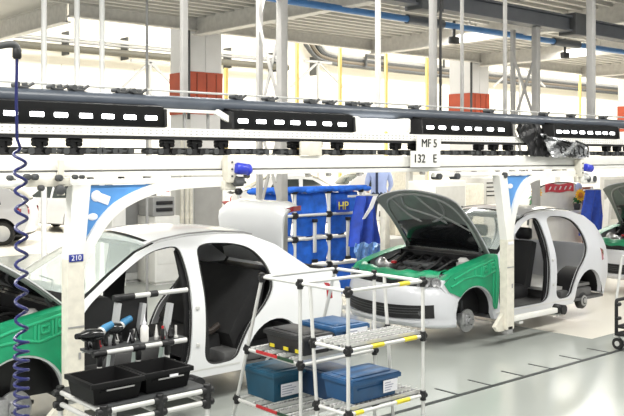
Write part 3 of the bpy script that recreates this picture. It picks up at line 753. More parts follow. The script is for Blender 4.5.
    if sedan:
        o = MB(); o.span(2.45, 2.93, -.62, .62, .98, 1.01); o.build('parcel_shelf', BLACK, t)
        o = MB(); o.prism([(1.68, -.45, .30), (1.68, -.45, .44), (2.06, -.45, .48), (2.1, -.45, .30)], (0, .9, 0)); o.build('rear_seat_base', MATS['black_upholstery'], t)
        o = MB(); o.tube(smooth_poly([(1.70, -.5, .52), (1.78, -.42, .60), (1.9, -.5, .50), (2.05, -.46, .56)], 2, False), .03, 8); o.tube([(1.75, -.4, .5), (1.9, -.3, .56), (2.0, -.4, .5)], .03, 8); o.build('wiring_loom', mat('dark_loom', (.03, .022, .018), .6), t)
    else:
        o = MB(); o.span(1.85, 2.9, -.60, .60, .36, .40); o.build('boot_floor', LGREY, t)
        for y_ in (-.36, .36):
            o = MB(); o.box((1.12, y_, .42), (.52, .48, .18), bev=.05); se = o.build('front_seat', BLACK, t)
            o = MB(); o.prism([(1.26, y_ - .24, .46), (1.40, y_ - .24, .46), (1.60, y_ - .20, 1.02), (1.50, y_ - .20, 1.05)], (0, .46, 0)); o.build('seat_backrest', BLACK, se)
            o = MB(); o.box((1.60, y_, 1.13), (.08, .24, .16), bev=.035); o.build('headrest', BLACK, se)
    # engine bay
    o = MB(); o.span(-.52, .36, -.60, .60, .26, .60, .02); bay = o.build('engine_bay', BLACK, t)
    o = MB(); o.box((-.10, .05, .70), (.46, .52, .22), bev=.04); o.box((-.1, -.1, .84), (.30, .42, .06), bev=.025); o.build('engine', DGREY, bay)
    o = MB(); o.box((.05, -.40, .70), (.26, .20, .22), bev=.015); o.build('battery', BLACK, bay)
    o = MB(); o.lathe([(0, 0), (.06, 0), (.07, .02), (.07, .12), (.05, .15), (.02, .17), (0, .17)], (-.30, .42, .72)); o.box((-.36, .25, .80), (.13, .16, .09), bev=.03); o.cyl((-.40, .20, .80), (-.2, .48, .84), .04, 12); o.build('silver_manifold', METAL, bay)
    o = MB(); o.lathe([(0, 0), (.035, 0), (.035, .03), (0, .03)], (-.34, .16, .845)); o.build('red_cap', RED, bay)
    o = MB(); o.lathe([(0, 0), (.07, 0), (.085, .03), (.085, .12), (.04, .16), (0, .16)], (.22, -.46, .76)); o.build('reservoir', LGREY, bay)
    o = MB()
    for k in range(7):
        y = -.48 + k * .15; o.tube(smooth_poly([(.30, y, .78), (.1, y + .06, .92 + .03 * (k % 2)), (-.15, y - .05, .88), (-.38, y + .04, .76)], 2, False), .014 + .006 * (k % 3), 6)
    o.build('hose', BLACK, bay)
    o = MB(); o.box((-.44, 0, .72), (.06, 1.1, .10), bev=.01); o.build('lock_carrier', DGREY, bay)
    # hood, open
    a = R(hood_open); hx, hz = hood_x, .975
    f = Vector((-math.cos(a), 0, math.sin(a))); nn = Vector((math.sin(a), 0, math.cos(a))); Hg = Vector((hx, 0, hz))
    def hp(u, v, h=0):
        Lv = .90 + .12 * (1 - v * v) - .25 * max(0, abs(v) - .86)
        wd = .675 - .02 * u
        return Hg + f * (u * Lv) + Vector((0, v * wd, 0)) + nn * (.035 * (1 - v * v) + .035 * math.sin(u * math.pi) + h)
    o = MB(); o.grid([[hp(i / 12, -1 + j / 10) for j in range(21)] for i in range(13)], -nn * .012); hd = o.build('hood', paint, t, ang=60)
    o = MB(); o.grid([[hp(i / 12 * .994, (-1 + j / 10) * .992, -.016) for j in range(21)] for i in range(13)], -nn * .012); un = o.build('hood_liner', HOODU, hd)
    ribs = [[(.06, -.88), (.5, -.90), (.86, -.82), (.93, -.5), (.95, 0), (.93, .5), (.86, .82), (.5, .90), (.06, .88)],
            [(.90, -.55), (.62, -.50), (.46, -.15), (.42, .2), (.55, .5), (.9, .60)],
            [(.08, -.60), (.35, -.55), (.52, -.25), (.60, .1), (.70, .45), (.92, .3)],
            [(.40, -.86), (.55, -.4), (.72, -.15), (.93, -.05)],
            [(.42, .86), (.36, .5), (.40, 0), (.30, -.5), (.36, -.84)]]
    for rb in ribs:
        pts = smooth_poly(rb, 2, False); o = MB(); o.tube([hp(u, v, -.030) for u, v in pts], .016, 7); o.build('stiffening_rib', mat('rib_grey', (.27, .28, .275), .4, coat=.3), un)
    o = MB()
    pr = []
    for i in range(9):
        pr.append([hp(.02 + .46 * i / 8, (-1 + j / 8) * .90, -.03 - .075 * math.sin(i / 8 * math.pi) * (1 - (-1 + j / 8) ** 4)) for j in range(17)])
    o.grid(pr, nn * .01); o.build('insulation_pad', BLACKG, un)
    for s in (-1, 1):
        o = MB(); o.tube([(.38, s * .60, .88), Hg + f * .12 + Vector((0, s * .6, 0)) - nn * .03], .013, 6); o.build('hood_hinge', DGREY, hd)
    # green protective covers
    def gout(x, z): return .014
    gpoly = [(-.42, .60), (-.49, .70), (-.37, .80), (-.09, .872), (.25, .932), (.45, .962), (.44, .80), (.425, .45), (.41, .33)] + arc(0, AZ, .362, 8, 136, 14)
    for s in (-1, 1):
        o = MB(); panel(o, gpoly, [], lambda x, z, d: Vector((x, s * (hw(x, z) + gout(x, z) - d), z)), .006, .05)
        tp = [(-.47, .735), (-.37, .805), (-.09, .877), (.25, .937), (.45, .967)]
        o.grid([[(x, s * (hw(x, z) + .012 - .15 * q / 3), z + .006 * math.sin(q)) for x, z in tp] for q in range(4)], (0, 0, -.006))
        fc_ = o.build('fender_cover', GREEN, t, ang=50)
        for ln in ([(-.36, .745), (-.08, .83), (.34, .915)], [(-.40, .66), (-.20, .735), (.0, .755), (.14, .73), (.37, .79)], [(-.01, .75), (.0, .83)], [(.10, .735), (.11, .855)], [(.13, .73), (.14, .86)], [(.24, .755), (.25, .88)], [(.27, .765), (.28, .89)], [(.38, .915), (.385, .78), (.365, .50), (.37, .40)], [(.33, .76), (.315, .55), (.345, .36)], [(.16, .79), (.22, .80), (.22, .85), (.16, .84), (.16, .79)], [(.30, .82), (.36, .83), (.36, .88), (.30, .87), (.30, .82)]):
            o = MB(); q_ = []
            for (xa, za), (xb, zb) in zip(ln, ln[1:]):
                for k in range(5): q_.append((xa + (xb - xa) * k / 5, za + (zb - za) * k / 5))
            q_.append(ln[-1]); o.tube([(x, s * (hw(x, z) + .014), z) for x, z in q_], .013, 8); o.build('moulded_rib', mat('green_vinyl_rib', (.016, .34, .16), .3, var=.1), fc_)
    rows = []
    for q, (dx, z) in enumerate(((-.012, .715), (-.015, .76), (.02, .80), (.09, .815), (.14, .80))):
        rows.append([(p[0] + .07 + dx, p[1] * .93, z + .012 * math.sin(k * 1.1) + .02 * (abs(p[1]) / .7) ** 2) for k, p in enumerate(nose(.7, .05)) if abs(p[1]) < .72])
    o = MB(); o.grid(rows, (.005, 0, -.005)); o.build('front_cover', GREEN, t)
    return t

CY = 7.2; PITCH = 5.43; X2 = 8.09
car2 = make_car('hatch', SILVERP, 'white car body with open hood and green fender covers in the middle of the line', 47)
car2.location = (X2, CY, .06)
car1 = make_car('sedan', WHITEP, 'white car body with raised boot lid at left behind the tool cart', 33, hood_x=.40)
car1.location = (X2 - PITCH, CY, .06)
car3 = copy_tree(car2); car3.location = (X2 + PITCH, CY, .06)
tag(car3, 'white car body cut off by the right edge of the photo, green front cover showing')
for o in list(car3.children):
    pass

# hangers that carry the cars
def hanger(cx, lean, number, label, zb=1.22, arm=((.02, 1.20), (.06, 1.42), (.14, 1.66), (.25, 1.83), (.42, 1.94), (.75, 1.985), (1.45, 1.99))):
    y = YL
    t = empty('car_hanger', (cx, y, .18), label, 'hanger', 'white conveyor hangers')
    w = .068; zt = 2.0
    o = MB()
    o.prism([(cx - w, y - .05, .20), (cx + w, y - .05, .20), (cx + w, y - .05, zb + .02), (cx - w, y - .05, zb + .02)], (0, .10, 0)); o.build('post', CREAM, t)
    o = MB(); o.prism([(cx - w, y - .05, zb + .02), (cx + w, y - .05, zb + .02), (cx + lean + w * 1.05, y - .05, 1.99), (cx + lean - w * 1.1, y - .05, 1.99)], (0, .10, 0)); o.build('upper_post', WHITE, t)
    br = [(cx + a_, y, b_) for a_, b_ in arm]
    o = MB(); pts = [Vector(p) for p in smooth_poly(br, 2, False)]
    rows = []
    for i, p in enumerate(pts):
        d = (pts[min(i + 1, len(pts) - 1)] - pts[max(i - 1, 0)]).normalized(); nrm = Vector((-d.z, 0, d.x)) * .040
        rows.append([p + nrm + Vector((0, -.035, 0)), p - nrm + Vector((0, -.035, 0)), p - nrm + Vector((0, .035, 0)), p + nrm + Vector((0, .035, 0)), p + nrm + Vector((0, -.035, 0))])
    o.grid(rows); bmesh.ops.remove_doubles(o.bm, verts=o.bm.verts[:], dist=1e-4); o.build('curved_arm', WHITE, t)
    o = MB(); o.span(cx - 1.3, cx + 1.5, y - .025, y + .03, 1.985, 2.03, .008); tb = o.build('top_tube', WHITE, t)
    for dx in (-1.25, -.95, -.1, 1.42):
        o = MB(); o.cyl((cx + dx, y - .06, 1.99), (cx + dx, y + .05, 1.99), .035, 14); o.build('guide_roller', DGREY, tb)
    o = MB(); f0 = [(cx + lean + w, y, 1.98), (cx + lean * .2 + w, y, zb + .12)] + [(cx + a_, y, b_ - .005) for a_, b_ in arm[2:-2]] + [(cx + arm[-2][0] - .03, y, 1.982)]
    o.prism(f0, (0, .006, 0)); fm = o.build('film_panel', FILM, t, smooth=False)
    if number:
        o = MB(); o.box((cx + .24, y - .004, 1.88), (.13, .006, .07), Matrix.Rotation(R(20), 3, 'Y'), bev=.003); o.ball((cx + .19, y - .004, 1.90), (.045, .008, .045)); o.build('printed_picture', PAPER, fm)
        o = MB(); o.ball((cx + .16, y - .003, 1.74), (.045, .006, .028)); o.build('printed_picture', PAPER, fm)
    else:
        o = MB(); o.ball((cx + .06, y - .003, 1.86), (.05, .006, .03)); o.build('printed_picture', PAPER, fm)
    # lower arm that reaches under the sill, foot
    o = MB(); o.span(cx - .02, cx + 1.10, y - .03, y + .04, .27, .33, .008); la = o.build('lower_arm', WHITE, t)
    o = MB(); o.cyl((cx + 1.10, y - .06, .30), (cx + 1.10, y + .08, .30), .06, 16); o.box((cx + 1.04, y, .30), (.1, .08, .10), bev=.02); o.build('arm_end_stop', BLACK, la)
    for dx in (.25, 1.05): o = MB(); o.span(cx + dx - .04, cx + dx + .04, y - .02, y + .40, .23, .26); o.build('support_fork', LGREY, la)
    o = MB(); o.prism([(cx - .22, y, .24), (cx - .05, y, .40), (cx - .05, y, .18), (cx - .16, y, .18)], (0, .05, 0)); o.build('gusset', CREAM, t)
    o = MB(); o.box((cx - .0, y + .0, .19), (.10, .10, .10), bev=.01); o.build('foot', GREY, t)
    o = MB(); o.box((cx, y - .053, .92), (.128, .004, .012)); o.box((cx + .03, y - .053, .70), (.02, .004, .05)); o.build('clamp_plate', GREY, t)
    if number:
        o = MB(); o.box((cx + .0, y - .054, zb + .03), (.115, .006, .055), bev=.002); pl_ = o.build('number_plate', NAVYLET, t)
        text(number, .055, (cx, y - .0585, zb + .03), (1, 0, 0), (0, 0, 1), PAPER, pl_, depth=.001)
    else:
        o = MB(); o.box((cx, y - .054, 1.20), (.10, .006, .035), bev=.002); o.build('number_plate', PAPER, t)
    return t
hanger(P(76, 300, Y=YL - .05).x, .05, '210', 'white conveyor hanger with blue number plate 210 in front of the left car', 1.41, ((.03, 1.36), (.11, 1.52), (.29, 1.77), (.50, 1.885), (.80, 1.975), (1.45, 1.99)))
hanger(P(507, 300, Y=YL).x, -.14, None, 'white conveyor hanger in front of the middle car door')
hanger(P(507, 300, Y=YL).x + PITCH, -.14, None, 'white conveyor hanger at the right edge of the photo')

# ================================================================== FLOW RACK IN FRONT
TR = .0128
def joint(mb, p, axis='z', l=.075, r=.026):
    d = {'x': Vector((1, 0, 0)), 'y': Vector((0, 1, 0)), 'z': Vector((0, 0, 1))}[axis] * l / 2
    p = Vector(p); mb.tube([p - d, p - d * .9, p + d * .9, p + d], [r * .85, r, r, r * .85], 10)
X0, X1, ZT = 3.92, 4.65, 1.32
rack = empty('flow_rack', ((X0 + X1) / 2, 4.6, 0), 'white tubular parts rack with black joints in the front middle', 'rack')
posts = {}
def post(x, yt, yb, nm):
    def at(z): return Vector((x, yt + (yb - yt) * (ZT - z) / ZT, z))
    o = MB(); o.cyl(at(.02), at(ZT), TR, 12); o.build('post', TUBEW, rack); posts[nm] = at
for k, x in (('n', X0), ('f', X1)):
    post(x, 5.05, 5.48, 'A' + k); post(x, 4.62, 4.61, 'B' + k); post(x, 4.515, 4.40, 'C' + k); post(x, 4.135, 4.13, 'D' + k)
def bar(a, b, name='tube', m=TUBEW, r=TR, par=rack):
    o = MB(); o.cyl(a, b, r, 12); return o.build(name, m, par)
def jn(p, axis='y'):
    o = MB(); joint(o, p, 'z', .07, .022); joint(o, p, axis, .062, .020); o.build('joint', BLACK, rack)
for k in 'nf':
    bar(posts['A' + k](ZT), posts['D' + k](ZT))
    for q in 'ABD': jn(posts[q + k](ZT - .005))
    for z in (.76, .36):
        bar(posts['A' + k](z), posts['B' + k](z - .01)); jn(posts['A' + k](z)); jn(posts['B' + k](z - .01))
    for z in (.93, .51):
        bar(posts['C' + k](z), posts['D' + k](z)); jn(posts['C' + k](z)); jn(posts['D' + k](z), 'x')
for q in 'ABD':
    bar(posts[q + 'n'](ZT), posts[q + 'f'](ZT))
for q, zz in (('A', (.76, .36)), ('B', (.75, .35)), ('D', (.93, .51)), ('C', (.93, .51))):
    for z in zz:
        b_ = bar(posts[q + 'n'](z), posts[q + 'f'](z))
lab = []
def label_on(z, f0, f1):
    a_, b_ = posts['Dn'](z), posts['Df'](z)
    o = MB(); o.cyl(a_.lerp(b_, f0), a_.lerp(b_, f1), TR + .0025, 12)
    for k in range(3): pass
    o.build('yellow_label', YLAB, rack)
label_on(ZT, .66, .80); label_on(.93, .30, .45); label_on(.93, .73, .90); label_on(.51, .08, .18); label_on(.51, .62, .80)
# roller tracks
def track(y, z, x0=X0, x1=X1, stick=0):
    o = MB(); o.span(x0 - stick, x1 + .02, y - .022, y - .016, z, z + .03); o.span(x0 - stick, x1 + .02, y + .016, y + .022, z, z + .03); o.span(x0 - stick, x1 + .02, y - .022, y + .022, z, z + .006)
    o.mi = 1; x = x0 + .02
    while x < x1: o.cyl((x, y - .015, z + .024), (x, y + .015, z + .024), .011, 8); x += .042
    o.build('roller_track', [TUBEW, GREY], rack)
for z in (.935, .515):
    for y in (4.19, 4.29, 4.39): track(y, z)
for z in (.755, .352):
    for y in (4.72, 4.86, 5.0, 5.14): track(y, z)
for z, n in ((.775, 0), (.375, 1)):
    o = MB(); o.bar((X0 - .03, 5.08, z + .0), (X0 - .03, 4.84, z - .002), .012, .02); o.build('red_edge_strip', RED, rack)
    o = MB(); o.bar((X0 - .03, 4.83, z - .002), (X0 - .03, 4.66, z - .004), .012, .02); o.build('dark_edge_strip', mat('dark_green_strip', (.02, .06, .03), .5), rack)

def crate(name, x0, x1, y0, y1, z0, h, m, label, paper=None, rim=True, group=None, yl=(), lid=False):
    t = empty(name, ((x0 + x1) / 2, (y0 + y1) / 2, z0), label, 'crate', group)
    cx, cy = (x0 + x1) / 2, (y0 + y1) / 2
    o = MB(); tp = .02; w_ = .008
    def ring(z, ins): return [(x0 + ins, y0 + ins, z), (x1 - ins, y0 + ins, z), (x1 - ins, y1 - ins, z), (x0 + ins, y1 - ins, z)]
    rows = [ring(z0 + .002, tp + .03), ring(z0 + .002, tp), ring(z0 + h, 0), ring(z0 + h, .012), ring(z0 + .012, tp + .012), ring(z0 + .012, tp + .035)]
    V = [[o.bm.verts.new(p) for p in r] for r in rows]
    for a_, b_ in zip(V, V[1:]):
        for k in range(4): o.bm.faces.new((a_[k], a_[(k + 1) % 4], b_[(k + 1) % 4], b_[k]))
    o.bm.faces.new(V[0][::-1]); o.bm.faces.new(V[-1]); o.build('box_body', m, t, ang=25)
    if rim:
        o = MB()
        for (a_, b_, c_, d_) in ((x0 - .012, x1 + .012, y0 - .012, y0 + .006), (x0 - .012, x1 + .012, y1 - .006, y1 + .012), (x0 - .012, x0 + .006, y0, y1), (x1 - .006, x1 + .012, y0, y1)):
            o.span(a_, b_, c_, d_, z0 + h - .03, z0 + h, .003)
        o.build('rim', m, t)
        o = MB()
        o.span(x0 + .05, x1 - .05, y0 + .001, y0 + .012, z0 + h * .55, z0 + h * .62)
        for k in range(0):
            f = (k + .5) / 5
            o.span(x0 + (x1 - x0) * f - .004, x0 + (x1 - x0) * f + .004, y0 + .002, y0 + .012, z0 + .02, z0 + h - .03)
            o.span(x0 + .002, x0 + .012, y0 + (y1 - y0) * f - .004, y0 + (y1 - y0) * f + .004, z0 + .02, z0 + h - .03)
        o.build('moulded_rib', m, t)
    if lid:
        o = MB(); o.span(x0 - .006, x1 + .006, y0 - .006, y1 + .006, z0 + h - .006, z0 + h + .008, .004); o.span(x0 + .04, x1 - .04, y0 + .04, y1 - .04, z0 + h + .008, z0 + h + .014, .003); o.build('lid', m, t)
    if paper:
        side, f0, f1, g0, g1 = paper; o = MB()
        if side == 'y': o.span(x0 + (x1 - x0) * f0, x0 + (x1 - x0) * f1, y0 - .016, y0 - .012, z0 + h * g0, z0 + h * g1)
        else: o.span(x0 - .016, x0 - .012, y0 + (y1 - y0) * f0, y0 + (y1 - y0) * f1, z0 + h * g0, z0 + h * g1)
        pp = o.build('paper_label', PAPER, t, smooth=False)
        o = MB(); n = 4
        for k in range(n):
            zz = z0 + h * (g0 + (g1 - g0) * (k + 1) / (n + 1))
            if side == 'y': o.span(x0 + (x1 - x0) * (f0 + .03), x0 + (x1 - x0) * (f0 + (f1 - f0) * (.5 + .1 * (k % 3))), y0 - .0175, y0 - .016, zz - .003, zz + .003)
            else: o.span(x0 - .0175, x0 - .016, y0 + (y1 - y0) * (f0 + .03), y0 + (y1 - y0) * (f0 + (f1 - f0) * (.5 + .1 * (k % 3))), zz - .003, zz + .003)
        o.build('print_lines', mat('faded_print', (.35, .36, .45), .7), pp)
    for f in yl:
        o = MB(); o.span(x0 - .016, x0 - .012, y0 + (y1 - y0) * (f - .06), y0 + (y1 - y0) * (f + .06), z0 + h * .16, z0 + h * .34); o.build('yellow_sticker', YLAB, t)
    return t
BLK = mat('black_crate', (.022, .022, .024), .45, var=.2)
NAVY = mat('navy_crate', (.018, .06, .15), .45, var=.15); TEAL = mat('teal_crate', (.012, .10, .12), .45, var=.15)
crate('parts_crate', 3.99, 4.26, 4.66, 5.10, .787, .135, BLK, 'black crate with yellow stickers on the upper left shelf of the tube rack', ('y', .30, .95, .3, .95), yl=(.12, .42, .78), lid=True)
crate('parts_crate', 4.29, 4.62, 4.66, 5.05, .787, .16, BLUEP, 'blue crate with a white label behind the black crate on the upper left shelf', ('y', .30, .95, .35, .9), lid=True)
crate('parts_crate', 3.99, 4.28, 5.0, 5.36, .386, .215, mat('blue_green_crate', (.010, .075, .135), .45, var=.15), 'blue crate with a pale paper label on the lower left shelf of the tube rack', ('y', .2, .9, .2, .62), lid=True)
crate('parts_crate', 4.33, 4.63, 4.7, 5.15, .386, .19, NAVY, 'dark blue crate behind the labelled one on the lower left shelf', lid=True)
crate('parts_crate', 4.0, 4.44, 4.17, 4.47, .549, .155, BLUEP, 'blue crate with a white paper label on the lower right shelf of the tube rack', ('y', .62, .93, .25, .78), lid=True)

# ================================================================== TOOL CART AT LEFT
cart = empty('tool_cart', (2.9, 4.95, 0), 'white tube cart with black joints carrying two black bins, front left', 'cart')
CX0, CX1, CY0, CY1, CZ = 2.44, 3.17, 4.66, 5.24, .70
def cjoint(p, axis='x'):
    o = MB(); joint(o, p, 'z', .08, .026); joint(o, p, axis, .09, .024); o.build('joint', BLACK, cart)
def cbar(a, b, nm='tube', m=TUBEW): return bar(a, b, nm, m, .0165, cart)
for x in (CX0, 2.82, CX1):
    for y in (CY0, CY1):
        cbar((x, y, .06), (x, y, CZ)); cjoint((x, y, CZ)); cjoint((x, y, CZ - .075))
for y in (CY0, CY1):
    cbar((CX0, y, CZ), (CX1, y, CZ)); cbar((CX0, y, CZ - .075), (CX1, y, CZ - .075)); cbar((CX0, y, .25), (CX1, y, .25))
for x in (CX0, 2.82, CX1):
    cbar((x, CY0, CZ), (x, CY1, CZ)); cbar((x, CY0, CZ - .075), (x, CY1, CZ - .075)); cbar((x, CY0, .25), (x, CY1, .25))
for x in (CX0 + .02, CX1 - .02):
    for y in (CY0 + .02, CY1 - .02):
        o = MB(); o.cyl((x - .012, y, .035), (x + .012, y, .035), .035, 14); o.box((x, y, .065), (.035, .03, .02)); o.build('caster', RUBBER, cart)
o = MB(); o.span(CX0, CX1, CY0, CY1, CZ + .0165, CZ + .026); o.build('top_board', DGREY, cart)
o = MB(); o.span(CX0, CX1, CY0, CY1, .267, .28); o.build('lower_board', LGREY, cart)
# back frame for tools
for px_, py_ in ((112, 335), (137, 352), (164, 340)):
    q = P(px_, py_, Y=5.22); q2 = P(px_ + 6, 303, Y=5.22)
    o = MB(); o.bar((q.x - .03, 5.22, CZ + .03), (q2.x, 5.22, q2.z), .03, .05, up=(0, 1, 0)); o.build('upright', ALU, cart)
q = P(115, 300, Y=5.22); q2 = P(187, 291, Y=5.22); zc = (q.z + q2.z) / 2 + .01
cbar((q.x, 5.22, zc), (q2.x, 5.22, zc), 'top_bar')
for f in (.03, .10, .20, .52):
    o = MB(); joint(o, (q.x + (q2.x - q.x) * f, 5.22, zc), 'x', .06, .023); o.build('joint', BLACK, cart)
zs = P(120, 349, Y=5.1).z
cbar((CX0 + .14, 5.06, zs), (CX1 + .10, 5.06, zs), 'tool_rail'); cbar((CX0 + .14, 5.22, zs), (CX1 + .10, 5.22, zs), 'tool_rail')
for x in (2.62, 2.90, 3.12):
    o = MB(); joint(o, (x, 5.06, zs), 'x', .09, .024); joint(o, (x, 5.06, zs - .03), 'z', .1, .02); o.build('joint', BLACK, cart)
    cbar((x, 5.06, CZ + .03), (x, 5.06, zs))
o = MB(); o.span(2.56, CX1 + .10, 5.07, 5.21, zs + .005, zs + .02); o.build('tool_shelf', DGREY, cart)
p_ = P(116, 302, Y=5.24); p2 = P(150, 340, Y=5.24)
o = MB(); o.span(p_.x, p2.x - .02, 5.24, 5.255, zs + .02, zc - .02, .004); o.build('back_panel', BLACK, cart)
# bins
def bin_(x0, x1, y0, y1, z0, h, label):
    t = crate('black_bin', x0, x1, y0, y1, z0, h, mat('bin_black', (.006, .006, .0065), .6, spec=.2), label, rim=True); t['category'] = 'bin'
    o = MB(); o.span(x0 + (x1 - x0) * .25, x0 + (x1 - x0) * .8, y0 - .016, y0 - .012, z0 + h * .62, z0 + h * .68); o.build('slot_line', GREY, t)
    return t
b1 = bin_(2.39, 2.725, 4.70, 5.045, CZ + .03, .13, 'open black bin on the left half of the tool cart')
b2 = bin_(2.755, 3.09, 4.72, 5.045, CZ + .03, .13, 'open black bin with a small white sticker on the right of the first bin')
o = MB(); o.span(2.92, 2.98, 4.702, 4.708, CZ + .118, CZ + .132); o.build('white_sticker', PAPER, b2)
# hand tools on the shelf
def power_tool(x, y, z, dirx, label):
    t = empty('power_tool', (x, y, z), label, 'tool', None)
    d = Vector((dirx, -.35, .12)).normalized(); c = Vector((x, y, z + .10))
    o = MB(); o.tube([c - d * .09, c - d * .085, c - d * .02, c + d * .05, c + d * .08, c + d * .12], [.02, .038, .042, .036, .022, .018], 14); o.build('body', BLACKG, t)
    o = MB(); o.tube([c - d * .05, c - d * .06 + Vector((0, .01, -.05)), c - d * .07 + Vector((0, .02, -.10))], [.024, .022, .026], 10); o.build('grip', BLACK, t)
    o = MB(); e = c - d * .08; o.tube([e, e + Vector((.05, .02, .03)), e + Vector((.11, .03, .05))], [.026, .026, .022], 12); o.build('blue_sleeve', mat('teal_blue_sleeve', (.04, .19, .36), .6), t)
    o = MB(); o.tube([e + Vector((.015, .006, .01)), e + Vector((.03, .012, .02))], .029, 12); o.build('pale_band', LGREY, t)
    return t
q = P(110, 328, Y=5.18); power_tool(q.x, 5.18, zs + .022, -1, 'black power tool with a blue sleeve, the right-hand one of two on the tool shelf')
q = P(90, 340, Y=5.08); power_tool(q.x, 5.08, zs + .022, -1, 'black power tool with a blue sleeve, the left-hand one of two on the tool shelf')
q = P(144.5, 345, Y=5.12); t = empty('squeeze_bottle', (q.x, 5.12, zs + .02), 'white squeeze bottle with a pointed nozzle on the tool shelf', 'bottle')
o = MB(); o.lathe([(0, 0), (.026, 0), (.028, .01), (.028, .09), (.022, .105), (0, .105)], (q.x, 5.12, zs + .02)); o.build('bottle_body', WHITE, t)
o = MB(); o.lathe([(.012, 0), (.014, .02), (.006, .03), (.003, .075), (0, .075)], (q.x, 5.12, zs + .125)); o.build('nozzle', PAPER, t)
rnd = random.Random(3)
for k in range(30):
    x = 2.58 + .0225 * k + rnd.uniform(-.006, .006); y = rnd.uniform(5.085, 5.20); kind = k % 4
    if abs(x - q.x) < .03: y = 5.19
    m, cn = ((BLACK, 'black'), (LGREY, 'pale grey'), (RED, 'red'), (METAL, 'metal'))[2 if k in (4, 19, 24) else (0, 1, 0, 3)[(k * 7 + k // 3) % 4]]
    o = MB(); zb = zs + .02; hgt = .045 + .045 * rnd.random()
    if kind == 0: o.lathe([(0, 0), (.016, 0), (.016, .012), (.008, .014), (.008, hgt), (0, hgt)], (x, y, zb), seg=8)
    elif kind == 1: o.tube([(x - .02, y, zb + .01), (x, y + .006, zb + hgt), (x + .02, y, zb + .01)], .007, 7)
    elif kind == 2: o.lathe([(0, 0), (.013, 0), (.018, .02), (.012, .032), (.004, hgt + .02), (0, hgt + .02)], (x, y, zb), seg=10)
    else: o.box((x, y, zb + hgt / 2), (.024, .03, hgt), Matrix.Rotation(rnd.uniform(-.5, .5), 3, 'Z'), bev=.005)
    tag(o.build('fastener', m), 'small %s fastener among the loose parts on the tool shelf' % cn, 'fastener', 'loose %s fasteners on the tool shelf' % cn)
# clip strip hanging over the right side of the cart
# ================================================================== HOSE
hy = 4.6
a = P(17, 46, Y=hy); b_ = P(-14, 49, Y=hy)
t = empty('air_hose', (a.x, hy, .4), 'dark blue coiled air hose hanging at the far left', 'hose')
o = MB(); o.tube(smooth_poly([(b_.x - .3, hy, DZ), (b_.x - .3, hy, b_.z + .3), (b_.x - .3, hy, b_.z), tuple(b_), (a.x - .04, hy, a.z + .01), (a.x, hy, a.z), (a.x, hy, a.z - .05)], 2, False), .02, 10); o.build('supply_pipe', DGREY, t)
o = MB(); o.lathe([(.018, 0), (.024, .01), (.024, .05), (.018, .06)], (a.x, hy, a.z - .07), seg=12); o.build('coupling', BLACK, t)
zc1 = P(17, 146, Y=hy).z
pts = [Vector((a.x, hy, a.z - .05)), Vector((a.x - .004, hy, (a.z + zc1) / 2)), Vector((a.x, hy, zc1 + .04))]
ang = 0; z = zc1; rr = 0
pitch = .098
while z > .55:
    for k in range(14):
        pitch = .10 if z > 1.22 else .05
        rad = .031 * min(1, (zc1 - z) / .05 + .1) * (1 if z > 1.22 else 1.18)
        dx = .035 * min(1, (zc1 - z) / .3)
        pts.append(Vector((a.x + .012 + dx * .35 + rad * math.cos(ang), hy + rad * math.sin(ang), z))); ang += 2 * math.pi / 14; z -= pitch / 14
o = MB(); o.tube(pts, .0088, 7); o.build('coil', HOSE, t)

# ================================================================== TROLLEY AT RIGHT EDGE
q = P(618, 352, Y=LY + .05)
tx, ty = q.x, LY + .05
t = empty('parts_trolley', (tx, ty, 0), 'black framed trolley on a caster, cut off by the right edge', 'trolley')
for dx, dy in ((0, 0), (.75, 0), (0, -.5), (.75, -.5)):
    o = MB(); o.cyl((tx + dx - .02, ty + dy, .065), (tx + dx + .02, ty + dy, .065), .065, 18); cs = o.build('caster', RUBBER, t)
    o = MB(); o.box((tx + dx, ty + dy, .125), (.03, .04, .05)); o.box((tx + dx, ty + dy, .155), (.10, .06, .02)); o.cyl((tx + dx - .024, ty + dy, .065), (tx + dx + .024, ty + dy, .065), .03, 12); o.build('fork', LGREY, cs)
x_, y_ = tx - .07, ty - .02
o = MB(); o.tube(smooth_poly([(x_ + .85, y_, .57), (x_ + .06, y_, .57), (x_, y_, .57), (x_, y_, .50), (x_, y_, .17)], 2, False), .020, 10); o.build('hoop', BLACK, t)
o = MB(); o.tube(smooth_poly([(x_ + .85, y_ - .5, .57), (x_ + .06, y_ - .5, .57), (x_, y_ - .5, .57), (x_, y_ - .5, .50), (x_, y_ - .5, .17)], 2, False), .020, 10); o.build('hoop', BLACK, t)
for z in (.19, .27): o = MB(); o.cyl((x_, y_, z), (x_ + .85, y_, z), .016, 8); o.cyl((x_, y_, z), (x_, y_ - .5, z), .016, 8); o.build('rail', BLACK, t)
o = MB(); o.span(x_, x_ + .85, y_ - .5, y_, .165, .185); o.build('deck', DGREY, t)
for z in (.36, .52): o = MB(); o.cyl((x_ - .02, y_ - .01, z), (x_ + .06, y_ - .01, z), .022, 10); o.build('clamp', BLACK, t)
o = MB(); o.cyl((x_ + .03, y_ + .02, .56), (x_ + .16, y_ + .02, 1.05), .016, 10); o.cyl((x_ + .16, y_ + .02, 1.05), (x_ + .7, y_ + .02, 1.05), .016, 10); o.build('handle', LGREY, t)

